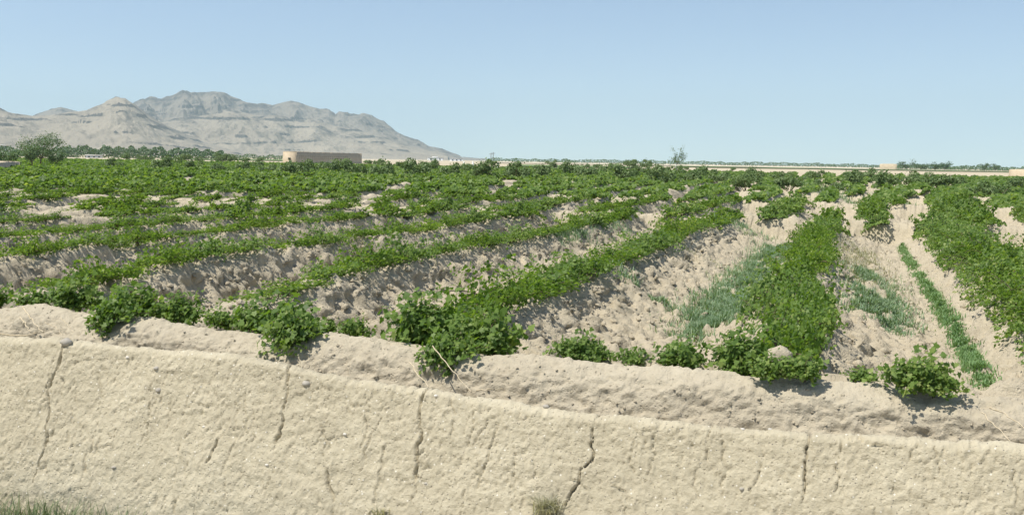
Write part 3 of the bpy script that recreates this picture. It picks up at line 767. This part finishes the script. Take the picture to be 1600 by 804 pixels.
def weed_patch(name, pxs, width, n, hmin, hmax, mat, label, seed, z=0.5, clump=0.10, w=0.0065, lean=1.1):
    rng = np.random.default_rng(seed)
    line = np.array([on_z(x, y, z)[:2] for x, y in pxs])
    t = rng.random(n) ** 1.0 * (len(line) - 1); i = np.minimum(t.astype(int), len(line) - 2); fr = (t - i)[:, None]
    P = line[i] * (1 - fr) + line[i + 1] * fr
    ctr = rng.normal(size=(max(8, n // 60), 2)) * width
    P = P + rng.normal(size=(n, 2)) * clump + np.stack([rng.normal(size=n) * width, rng.normal(size=n) * width * 0.6], -1)
    dens = vnoise(P[:, 0] * 4, P[:, 1] * 4, seed + 3)
    P = P[dens > (-0.35 if clump > 0.05 else -0.9)]
    Z = field_z(P[:, 0], P[:, 1])
    P3 = np.stack([P[:, 0], P[:, 1], Z - 0.01], -1)
    h = rng.uniform(hmin, hmax, len(P)) * (0.7 + 0.4 * vnoise(P[:, 0] * 3, P[:, 1] * 3, seed + 5))
    V, Fq, tint = blades(P3, h, rng, lean, w)
    return obj(name, mesh_from(name, V, Fq, False, {'tint': tint}, [mat]), kind='stuff', label=label, cat='weeds')
weed_patch('trench_weeds', [(1222, 392), (1190, 430), (1148, 475), (1098, 535)], 0.22, 42000, 0.06, 0.24, M_WEED, 'strip of bluish green weeds along the left foot of the broad row', 801)
weed_patch('trench_weeds', [(1340, 405), (1352, 440), (1360, 475)], 0.22, 9000, 0.06, 0.18, M_GREYWEED, 'greyish weeds in the trench right of the broad row', 802)
weed_patch('trench_weeds', [(1358, 455), (1366, 490), (1372, 530)], 0.16, 22000, 0.06, 0.20, M_WEED, 'patch of blue green weeds in the middle of the right trench', 803)
weed_patch('trench_grass', [(1408, 392), (1430, 430), (1462, 480), (1500, 545), (1540, 615)], 0.042, 17000, 0.04, 0.14, M_GRASS, 'narrow green strip of grass beside the right-edge row', 804, clump=0.03)
weed_patch('trench_weeds', [(850, 410), (890, 400), (960, 380)], 0.30, 3600, 0.08, 0.24, M_WEED, 'pale green weeds in the trench behind the diagonal row', 805)
weed_patch('trench_weeds', [(990, 490), (1030, 495)], 0.18, 1300, 0.06, 0.18, M_WEED, 'low weeds left of the bluish weed strip', 806)
weed_patch('trench_weeds', [(1110, 385), (1180, 378)], 0.35, 1500, 0.10, 0.28, M_WEED, 'weeds growing below the first cross bank', 807)
weed_patch('trench_weeds', [(1275, 322), (1300, 318), (1330, 326), (1430, 325)], 0.7, 2600, 0.15, 0.45, M_WEED, 'weeds in the trench beyond the first cross bank', 808, w=0.014)
weed_patch('trench_weeds', [(560, 440), (600, 425), (480, 440)], 0.30, 1800, 0.06, 0.20, M_GREYWEED, 'dry weeds in the trench left of the middle', 809)
weed_patch('trench_weeds', [(1060, 425), (1080, 430), (700, 470)], 0.35, 1500, 0.05, 0.16, M_GREYWEED, 'sparse dry weeds in the trench below the diagonal row', 810)
weed_patch('trench_weeds', [(1400, 440), (1415, 480), (1420, 520)], 0.20, 500, 0.05, 0.12, M_WEED, 'scattered seedlings between the two weed strips', 811)
# roadside grass in the lower left corner
rng = np.random.default_rng(820)
n = 9000
Xg = rng.uniform(-6.2, -2.7, n); Yg = rng.uniform(4.9, 5.28, n)
kp = rng.random(n) < np.interp(Xg, [-6.2, -4.4, -3.4, -2.7], [1, 1, 0.6, 0.0]) * (0.55 + 0.6 * vnoise(Xg * 4, Yg * 4, 821))
Xg, Yg = Xg[kp], Yg[kp]
Pg = np.stack([Xg, Yg, ground_z(Xg, Yg) - 0.01], -1)
V, Fq, tint = blades(Pg, rng.uniform(0.16, 0.38, len(Xg)) * np.interp(Xg, [-5.0, -3.2], [1.15, 0.7]), rng, 0.8, 0.005)
obj('roadside_grass', mesh_from('roadside_grass', V, Fq, False, {'tint': tint}, [M_VERGE]), kind='stuff', label='green grass at the foot of the wall in the lower left corner', cat='grass')
def tuft(x, y, n, h, mat, label, seed, w=0.0035):
    rng = np.random.default_rng(seed); p = wall_pt_px(x, y)
    c = wall_surface(p[0], p[2])
    P = np.zeros((n, 3)) + rng.normal(size=(n, 3)) * np.array([0.035, 0.02, 0.01]) + np.array([0, -0.01, -0.02])
    V, Fq, tint = blades(P, rng.uniform(0.5, 1.0, n) * h, rng, 1.25, w)
    V[:, 1] = np.minimum(V[:, 1], 0.05 - 0.0)
    return obj('dry_tuft', mesh_from('dry_tuft', V, Fq, False, {'tint': tint}, [mat]), label=label, cat='grass tuft', loc=c)
tuft(855, 800, 260, 0.17, M_GREYWEED, 'grey dry grass tuft at the bottom edge below the long crack', 830)
tuft(590, 802, 60, 0.09, M_GREYWEED, 'small dry tuft at the bottom edge left of centre', 831)

# loose clods crumbled off the ridges and the bank
def clods(n, seed):
    rng = np.random.default_rng(seed)
    T = np.array([(0, 0, 1), (0.9, 0, 0.35), (0.28, 0.85, 0.35), (-0.73, 0.53, 0.35), (-0.73, -0.53, 0.35), (0.28, -0.85, 0.35), (0.7, 0.55, -0.5), (-0.3, 0.9, -0.5), (-0.9, 0, -0.5), (-0.3, -0.9, -0.5), (0.7, -0.55, -0.5)])
    Tf = np.array([[0, 1, 2], [0, 2, 3], [0, 3, 4], [0, 4, 5], [0, 5, 1], [1, 6, 2], [2, 7, 3], [3, 8, 4], [4, 9, 5], [5, 10, 1], [2, 6, 7], [3, 7, 8], [4, 8, 9], [5, 9, 10], [1, 10, 6]])
    Y = 7.4 + 20 * rng.random(n) ** 1.7; X = rng.uniform(-18, 4.5, n)
    ok = in_view(X, Y, 0.03); X, Y = X[ok], Y[ok]
    s_, k_ = ridge_s(X, Y)
    ok = (s_ > -0.05) | (rng.random(len(X)) < 0.25); X, Y = X[ok], Y[ok]
    P = np.stack([X, Y, field_z(X, Y)], -1); r = 0.008 + 0.048 * rng.random(len(X)) ** 3.5
    m = 2600                                   # on the face and foot of the bank
    bi = rng.integers(6, int(NB * 0.66), m); bj = rng.integers(0, len(bx_), m)
    PB = Vb[bi, bj]; rb = 0.004 + 0.010 * rng.random(m) ** 2.0
    P = np.concatenate([P, PB]); r = np.concatenate([r, rb]); n = len(P)
    a = rng.uniform(0, 6.28, n); ca, sa = np.cos(a), np.sin(a)
    L = T[None] * (1 + 0.28 * rng.normal(size=(n, len(T), 3))) * np.stack([rng.uniform(0.8, 1.4, n), rng.uniform(0.7, 1.1, n), rng.uniform(0.5, 0.9, n)], -1)[:, None, :]
    V = np.stack([L[..., 0] * ca[:, None] - L[..., 1] * sa[:, None], L[..., 0] * sa[:, None] + L[..., 1] * ca[:, None], L[..., 2]], -1) * r[:, None, None] + P[:, None, :]
    Fq = Tf[None] + (np.arange(n) * len(T))[:, None, None]
    return V.reshape(-1, 3), Fq.reshape(-1, 3)
V, Fq = clods(26000, 77)
obj('soil_clods', mesh_from('soil_clods', V, Fq, False, None, [M_FIELD]), kind='stuff', label='loose pale earth clods crumbled over bank and ridge sides', cat='clods')

# dry stalks lying against the bank and over the wall
def stalk(pts, r, label, mat=M_STRAW):
    """pts: (px, py, Y)"""
    Q3 = np.array([on_y(x, y, Y) for x, y, Y in pts])
    t = np.linspace(0, 1, len(Q3)); tt = np.linspace(0, 1, 14)
    C = np.stack([np.interp(tt, t, Q3[:, i]) for i in range(3)], -1)
    C += np.random.default_rng(len(label)).normal(size=C.shape) * 0.004
    o = C[0].copy()
    V, Fq = tube(C - o, np.linspace(r, r * 0.5, len(C)), 5)
    return obj('dry_stalk', mesh_from('dry_stalk', V, Fq, True, None, [mat]), label=label, cat='stalk', group='dry stalks on the bank', loc=o)
stalk([(36, 480, 6.72), (52, 502, 6.45), (68, 520, 6.02)], 0.008, 'straight straw stalk leaning on the bank at far left')
stalk([(32, 496, 6.60), (40, 506, 6.4), (48, 519, 6.05)], 0.007, 'shorter straw stalk left of the straight leaning one')
stalk([(-30, 516, 5.95), (20, 524, 5.90), (55, 522, 5.88), (78, 514, 6.1)], 0.007, 'thin dry stalk lying along the wall top at far left')
stalk([(70, 503, 6.5), (88, 511, 6.3), (97, 524, 5.95)], 0.004, 'thin curved stalk beside the stone on the wall')
stalk([(96, 497, 6.6), (106, 507, 6.4), (116, 521, 6.0)], 0.004, 'thin curved stalk above the small hanging vine')
stalk([(640, 565, 6.5), (652, 584, 6.3), (668, 603, 5.9)], 0.007, 'pale stalk leaning on the bank left of the middle clump')
stalk([(676, 540, 6.7), (700, 570, 6.4), (735, 612, 5.95)], 0.005, 'long thin stalk hanging below the middle clump')
stalk([(745, 610, 6.05), (765, 608, 6.05), (785, 606, 6.1)], 0.006, 'flat dry twig lying in the gap below the middle clump')
stalk([(1545, 637, 6.7), (1570, 645, 6.5), (1600, 668, 6.3)], 0.006, 'dry twig lying on the bank at the right edge')
stalk([(1535, 645, 6.5), (1556, 666, 6.2), (1580, 688, 5.95)], 0.005, 'pale stalk crossing the bank below the right-edge twig')
# stones
def stone_mesh(seed, r):
    rng = np.random.default_rng(seed)
    nu, nv = 12, 8
    th = np.linspace(0, 2 * np.pi, nu, endpoint=False); ph = np.linspace(0.0, np.pi, nv)
    V = []
    for p in ph:
        for t in th:
            dct = np.array([math.sin(p) * math.cos(t), math.sin(p) * math.sin(t), math.cos(p)])
            V.append(dct * r * (1 + 0.2 * float(vnoise(dct[0] * 1.7 + seed, dct[1] * 1.7 + dct[2] * 2.3, seed))) * np.array([1.15, 0.9, 0.75]))
    i = np.arange(nu * nv).reshape(nv, nu); j = np.roll(i, -1, 1)
    Fq = np.stack([i[:-1], j[:-1], j[1:], i[1:]], -1).reshape(-1, 4)
    return np.array(V), Fq
V, Fq = stone_mesh(3, 0.042)
p = wall_pt_px(105, 535)
obj('stone', mesh_from('stone', V, Fq, True, None, [M_STONE]), label='grey rounded stone sitting on the wall top at far left', cat='stone', loc=wall_surface(p[0], p[2]) + np.array([0, 0.0, 0.012]))
peb = [(243, 575, 0.022, 0), (245, 611, 0.022, 0), (478, 600, 0.028, 0), (197, 558, 0.016, 1), (418, 724, 0.014, 1), (680, 619, 0.013, 1), (1160, 664, 0.013, 1), (851, 635, 0.020, 0), (537, 680, 0.013, 1), (1203, 668, 0.010, 1), (178, 731, 0.018, 0), (360, 583, 0.012, 1), (1160, 764, 0.013, 0), (318, 666, 0.012, 1), (665, 755, 0.013, 0)]
for i, (x, y, r, pale) in enumerate(peb):
    p = wall_pt_px(x, y); c = wall_surface(p[0], p[2])
    V, Fq = stone_mesh(40 + i, r)
    o = obj('pebble', mesh_from('pebble', V, Fq, True, None, [M_PALESTONE if pale else M_STONE]), parent=mud_wall, loc=c + np.array([0, 0.004, 0]))

V, Fq = stone_mesh(9, 0.095)
V = V + np.stack([vnoise(V[:, 0] * 28, V[:, 1] * 28 + V[:, 2] * 19, 3 + i) for i in range(3)], -1) * 0.018
obj('earth_lump', mesh_from('earth_lump', V, Fq, True, None, [M_BANK]), label='pale earth lump showing among the leaves at the foot of the broad row', cat='earth lump', loc=on_y(1218, 558, 7.22))

# ------------------------------------------------------------------ bushes in the far vineyard
def bush_mesh(seed, n=1700, lobes=11):
    rng = np.random.default_rng(seed)
    C = rng.normal(size=(lobes, 3)) * np.array([0.42, 0.42, 0.18]) + np.array([0, 0, 0.52]); rr_ = rng.uniform(0.24, 0.44, lobes)
    i = rng.integers(0, lobes, n); d = rng.normal(size=(n, 3)); d /= np.linalg.norm(d, axis=1)[:, None]; d[:, 2] = np.abs(d[:, 2]) * 1.0 - 0.25
    P = C[i] + d * (rr_[i] * rng.uniform(0.55, 1.12, n))[:, None]; P[:, 2] = np.maximum(P[:, 2], 0.06)
    spike = rng.random(n) < 0.06; P[spike] += d[spike] * 0.22
    V, Fq, tint = leaves(P, d + rng.normal(size=(n, 3)) * 0.5 + np.array([0, 0, 0.35]), rng.uniform(0.04, 0.085, n), LEAF2, rng)
    fol = mesh_from('bush_foliage', V, Fq, False, {'tint': tint}, [M_BUSH])
    q = Quads()
    for j in range(5):
        e = C[j] * 0.95; q.add(tube(np.array([[0.03 * j - 0.06, 0, -0.08], e * 0.45 + np.array([0, 0, 0.02]), e]), [0.03, 0.022, 0.008], 4))
    return fol, q.mesh('bush_stem', [M_STEM])
BU = [bush_mesh(1500 + i) for i in range(7)]
# px x, px y of centre, width in px
bl = [(175, 254, 26), (255, 256, 30), (198, 241, 16), (218, 242, 12), (233, 241, 11), (290, 243, 18), (310, 244, 13), (342, 243, 17), (360, 245, 17), (382, 243, 14), (418, 262, 30), (405, 243, 13), (460, 263, 36), (490, 260, 30), (520, 262, 30), (550, 265, 34), (575, 246, 13), (586, 243, 10), (600, 266, 36), (650, 264, 40), (675, 260, 26), (705, 266, 34), (755, 268, 38), (805, 268, 40), (845, 268, 32), (885, 266, 30), (915, 268, 36), (935, 264, 20), (975, 270, 40), (1035, 275, 40), (1080, 272, 40), (1125, 274, 34), (1165, 280, 40), (1180, 272, 30), (865, 253, 14), (897, 253, 9), (916, 254, 11), (936, 254, 11), (955, 255, 13), (968, 254, 11), (985, 254, 22), (1011, 255, 20), (1030, 257, 10), (1046, 259, 9), (1062, 258, 10), (1072, 258, 9), (1235, 280, 42), (1298, 288, 38), (1265, 274, 30), (1330, 276, 36), (1380, 280, 40), (1425, 276, 34), (1465, 278, 40), (1500, 280, 34), (1555, 288, 48), (1590, 283, 30), (1145, 260, 10), (1355, 272, 26), (735, 262, 26), (630, 258, 22), (340, 262, 24), (300, 258, 22), (380, 259, 24), (1215, 274, 26), (1010, 268, 24)]
def horizon_y(x): return 402 - 151 + (x - 800) * math.tan(ROLL)
bl.sort()
for i, (x, y, wpx) in enumerate(bl):
    big = wpx > 22
    base = y + wpx * 0.36
    dy = base - horizon_y(x)
    R = (CAM[2] - 0.95) * F_PX / max(dy, 9.5)
    wm = wpx / F_PX * R
    P = at_dist(x, y, R); P[2] = 0.70 if R > 175 else 0.80
    e = obj('bush', None, label='%s bush from the left of the dark bushes across the far vineyard' % (ORD[i] if i < 30 else ['thirty', 'forty', 'fifty', 'sixty'][(i + 1) // 10 - 3] + ('-' + ORD[(i + 1) % 10 - 1] if (i + 1) % 10 else 'th').replace('ythth', 'ieth')), cat='bush', group='bushes in the far vineyard', loc=P)
    s_ = wm / 1.75
    e.scale = (s_ * 1.12, s_ * 1.12, s_ * random.uniform(1.2, 1.5) * (0.85 if x > 1090 else 1.0)); e.rotation_euler = (0, 0, random.uniform(0, 6.28))
    fs = BU[i % 7]
    f = obj('foliage', fs[0], e); f['kind'] = 'stuff'; obj('stem', fs[1], e)

# ------------------------------------------------------------------ trees
def tree(name, seed, base, height, width, trunk_frac, nleaf, leafsize, label, cat='tree', sparse=1.0, forks=5, mat=M_TREE, trunk_r=0.09, lean=0.0, group=None):
    rng = np.random.default_rng(seed)
    q = Quads(); tips = []
    th = height * trunk_frac
    tr = np.array([[0, 0, -0.1], [0.02 * height * rng.normal() * 0.4, 0, th * 0.5], [lean * 0.3, 0.0, th]])
    q.add(tube(tr, [trunk_r, trunk_r * 0.85, trunk_r * 0.7], 7))
    for i in range(forks):
        a = 2 * math.pi * i / forks + rng.uniform(-0.4, 0.4); out = width * 0.5 * rng.uniform(0.55, 1.0); top = height * rng.uniform(0.62, 1.0)
        tip = np.array([math.cos(a) * out + lean, math.sin(a) * out, top if out < width * 0.4 else top * 0.85])
        mid = tr[-1] * 0.5 + tip * 0.5 + np.array([0, 0, -0.04 * height]) + rng.normal(size=3) * 0.04 * height
        pts = [tr[-1] * (1 - t) ** 2 + 2 * mid * t * (1 - t) + tip * t * t for t in np.linspace(0, 1, 7)]
        q.add(tube(np.array(pts), np.linspace(trunk_r * 0.55, trunk_r * 0.10, 7), 5))
        for j in range(6):
            t = rng.uniform(0.35, 1.0); b = tr[-1] * (1 - t) ** 2 + 2 * mid * t * (1 - t) + tip * t * t
            e = b + rng.normal(size=3) * np.array([0.13 * width, 0.13 * width, 0.10 * height]) + np.array([0, 0, 0.05 * height])
            q.add(tube(np.array([b, (b + e) / 2 + rng.normal(size=3) * 0.03 * height, e]), [trunk_r * 0.22, trunk_r * 0.14, trunk_r * 0.06], 4))
            tips.append(e); tips.append((b + e) / 2)
        tips.append(tip)
    tips = np.array(tips)
    i = rng.integers(0, len(tips), nleaf)
    P = tips[i] + rng.normal(size=(nleaf, 3)) * np.array([0.085 * width, 0.085 * width, 0.065 * height]) * sparse
    V, Fq, tint = leaves(P, rand_normals(nleaf, rng, (-0.2, -0.2, 0.6), 0.6), rng.uniform(0.6, 1.3, nleaf) * leafsize, LEAF2, rng)
    e = obj(name, None, label=label, cat=cat, loc=base, group=group)
    obj('trunk', q.mesh(name + '_trunk', [M_STEM]), e)
    c = obj('crown', mesh_from(name + '_crown', V, Fq, False, {'tint': tint}, [mat]), e)
    return e
def base_at(x, R, z=0.9):
    P = at_dist(x, 250, R); P[2] = z; return P
tree('fruit_tree', 21, base_at(63, 126), 3.8, 4.2, 0.30, 3000, 0.085, 'leafy tree standing left in the far vineyard, mountain behind', forks=7, sparse=1.0, lean=0.3)
tree('fruit_tree', 22, base_at(51, 122), 2.7, 2.8, 0.3, 1500, 0.09, 'smaller tree directly left of the big left tree', forks=5, lean=-0.4)
tree('fruit_tree', 23, base_at(88, 128), 2.5, 2.4, 0.25, 1200, 0.09, 'low dense tree directly right of the big left tree', forks=4)
tree('fruit_tree', 24, base_at(10, 135), 2.5, 4.0, 0.2, 2200, 0.10, 'low bushy tree behind the ruined wall at the left edge', forks=5)
tree('lone_tree', 31, base_at(1057, 150), 4.0, 2.8, 0.42, 620, 0.09, 'thin open tree standing alone against the sky right of centre', forks=6, sparse=0.75, lean=0.25, trunk_r=0.06)
# trees at the right horizon
for i, (x, R, h, w_, lab) in enumerate([(1418, 620, 6.2, 11, 'leftmost round tree of the far grove at the right horizon'), (1440, 640, 5.0, 10, 'low tree second from the left in the far right grove'),
        (1462, 625, 6.4, 9, 'tallest tree in the middle of the far right grove'), (1477, 630, 6.2, 8, 'tree at the right end of the far right grove'),
        (1540, 760, 6.6, 6, 'left one of two small trees at the right horizon'), (1556, 760, 6.2, 6.5, 'right one of two small trees at the right horizon')]):
    tree('far_tree', 50 + i, base_at(x, R, 0.83), h * 0.8, w_, 0.22, 800, 0.30, lab, forks=6, mat=M_FARTREE, trunk_r=0.2, group='trees on the far right horizon')
# far belts of trees, each reading as one mass
def belt(name, x0, x1, R, h0, n, seed, label, size, mat=M_FARTREE, base=0.83):
    rng = np.random.default_rng(seed)
    xs = rng.uniform(x0, x1, n)
    hh = h0 * (0.55 + 0.45 * np.clip(0.6 + 0.8 * fbm(xs / 9.0, xs * 0, 3, seed), 0, 1.3))
    C = np.array([base_at(x, 1.0, 0)[:2] for x in xs]); C /= np.linalg.norm(C, axis=1)[:, None]
    P = np.concatenate([C * (R + rng.normal(size=n) * R * 0.012)[:, None], (base + rng.random(n) ** 0.8 * hh)[:, None]], 1)
    V, Fq, tint = leaves(P, rand_normals(n, rng, (-0.2, -0.3, 0.5), 0.6), rng.uniform(0.6, 1.3, n) * size, LEAF2, rng)
    return obj(name, mesh_from(name, V, Fq, False, {'tint': tint}, [mat]), kind='stuff', label=label, cat='trees')
belt('tree_belt', 90, 350, 520, 6.0, 7000, 901, 'dark belt of trees at the foot of the left mountain', 0.5)
belt('tree_belt', -60, 110, 540, 5.0, 3000, 902, 'belt of trees behind the big left tree', 0.5)
belt('tree_belt', 760, 1420, 1500, 6.5, 9000, 903, 'thin dark line of trees along the middle horizon', 0.9)
belt('tree_belt', 1400, 1660, 800, 4.2, 5000, 904, 'dark hedge line at the right horizon', 0.5)
belt('tree_belt', 350, 460, 640, 3.5, 1200, 905, 'thin line of trees left of the long mud building', 0.5)

# ------------------------------------------------------------------ buildings, ruins, poles
def mud_block(name, A, B, depth, height, label, cat, mat=M_ADOBE, z0=0.6, slots=0, window=False, uneven=0.12, side=1):
    """long wall face from A to B (ground points), body behind it"""
    A = np.array(A[:2]); B = np.array(B[:2]); L = np.linalg.norm(B - A); d = (B - A) / L; nrm = np.array([-d[1], d[0]]) * side
    e = obj(name, None, label=label, cat=cat, loc=(A[0], A[1], z0))
    n = max(8, int(L / 1.2)); t = np.linspace(0, L, n)
    rng = np.random.default_rng(int(L * 10))
    hz = height + uneven * np.array([float(vnoise(x / 2.3, 0.5, 77)) for x in t])
    bat = 0.05 * height
    V = []
    for tt, h in zip(t, hz):
        p = d * tt
        V += [[*(p - nrm * bat), -0.6], [*p, h], [*(p + nrm * depth), h], [*(p + nrm * (depth + bat)), -0.6]]
    V = np.array(V); i = np.arange(len(V)).reshape(n, 4)
    Fq = np.concatenate([np.stack([i[:-1, k], i[:-1, k + 1], i[1:, k + 1], i[1:, k]], -1) for k in range(3)] + [i[0:1, ::-1], i[-1:, :]])
    obj('wall', mesh_from(name + '_wall', V, Fq, False, None, [mat]), e)
    return e, d, nrm, L
A = base_at(461, 285); B = base_at(565, 336)
fort, fd, fn, fL = mud_block('mud_building', A, B, 3.7, 3.6, 'long low mud building on the left with one bright end', 'building')
ax3 = np.array([[*fd, 0], [*fn, 0], [0, 0, 1.0]])
q = Quads(); q.box((*(fd * fL / 2 + fn * 1.85), 3.62), (fL / 2 - 0.1, 1.75, 0.10), ax3)
obj('roof', q.mesh('roof', [M_ADOBE], False), fort)
q = Quads()
for r_ in range(2):
    for c_ in range(26): q.box((*(fd * (1.2 + c_ * (fL - 2.4) / 33) - fn * 0.10), 1.8 + r_ * 0.6), (0.05, 0.06, 0.09), ax3)
o = obj('ventilation_slots', q.mesh('ventilation_slots', [M_DARK], False), fort, kind='stuff')
q = Quads(); q.box((*(-fd * 0.10 + fn * 1.7), 1.65), (0.12, 0.35, 0.28), ax3)
obj('window', q.mesh('window', [M_DARK], False), fort)
A = base_at(-12, 92); B = base_at(31, 114)
ruin, d, nr, L = mud_block('ruined_wall', A, B, 0.9, 1.25, 'low ruined mud wall at the left edge under the tree', 'wall', uneven=0.35)
A = base_at(1578, 215); B = base_at(1660, 205)
mud_block('mud_enclosure', A, B, 6.0, 2.1, 'pale mud enclosure wall at the right edge of the far field', 'wall', uneven=0.25)
A = base_at(1375, 600); B = base_at(1402, 600)
mud_block('mud_hut', A, B, 8.0, 4.0, 'pale mound-like mud hut left of the far right grove', 'building', uneven=0.8)
def white_house(x0, x1, R, h, label, dome=False):
    A = base_at(x0, R); B = base_at(x1, R)
    e, d, nr, L = mud_block('white_house', A, B, 7.0, h, label, 'building', M_WHITE, uneven=0.02)
    q = Quads(); a3 = np.array([[*d, 0], [*nr, 0], [0, 0, 1.0]])
    q.box((*(d * L / 2 + nr * 3.5), h + 0.15), (L / 2 + 0.4, 3.9, 0.13), a3)
    if dome: q.box((*(d * L / 2 + nr * 3.5), h + 0.8), (L / 5, 2.2, 0.55), a3)
    obj('roof', q.mesh('house_roof', [M_WHITE], False), e)
    q = Quads()
    for i in range(3): q.box((*(d * L * (0.2 + 0.3 * i) - nr * 0.12), h * 0.5), (L * 0.04, 0.2, h * 0.18), a3); 
    for i in range(3):
        w_ = Quads(); w_.box((*(d * L * (0.2 + 0.3 * i) - nr * 0.2), h * 0.55), (L * 0.04, 0.25, h * 0.18), a3)
        obj('window', w_.mesh('house_window', [M_DARK], False), e)
    return e
white_house(134, 160, 470, 1.45, 'white flat-roofed house in front of the left tree belt')
white_house(668, 692, 1400, 4.6, 'white building at the right foot of the mountain', True)
white_house(703, 724, 1300, 3.6, 'small white building right of the mountain foot')
white_house(0, 14, 600, 6.0, 'white house at the left edge behind the tree belt')
def pole(x, R, h, label):
    P = base_at(x, R)
    q = Quads(); q.add(tube(np.array([[0, 0, -0.5], [0, 0, h * 0.5], [0.03, 0, h]]), [0.16, 0.14, 0.11], 8))
    q.box((0, 0, h - 0.5), (0.9, 0.06, 0.07)); 
    return obj('utility_pole', q.mesh('utility_pole', [M_POLE]), label=label, cat='pole', group='poles at the horizon', loc=P)
pole(767, 420, 5.0, 'left one of two thin poles at the horizon right of the mountain')
pole(770.5, 400, 5.2, 'right one of two thin poles at the horizon right of the mountain')
for x, lab in [(725, 'left pale marker post among the bushes right of the mountain'), (739, 'middle pale marker post among the bushes right of the mountain'), (778, 'right pale marker post among the bushes right of the mountain'), (1057, 'pale post beside the lone tree trunk')]:
    P = base_at(x, 160, 0.85)
    q = Quads(); q.add(tube(np.array([[0, 0, -0.3], [0.01, 0, 0.8], [0.0, 0, 1.55], [0, 0, 1.6]]), [0.14, 0.125, 0.11, 0.05], 8))
    obj('marker_post', q.mesh('marker_post', [M_WHITE]), label=lab, cat='post', loc=P)
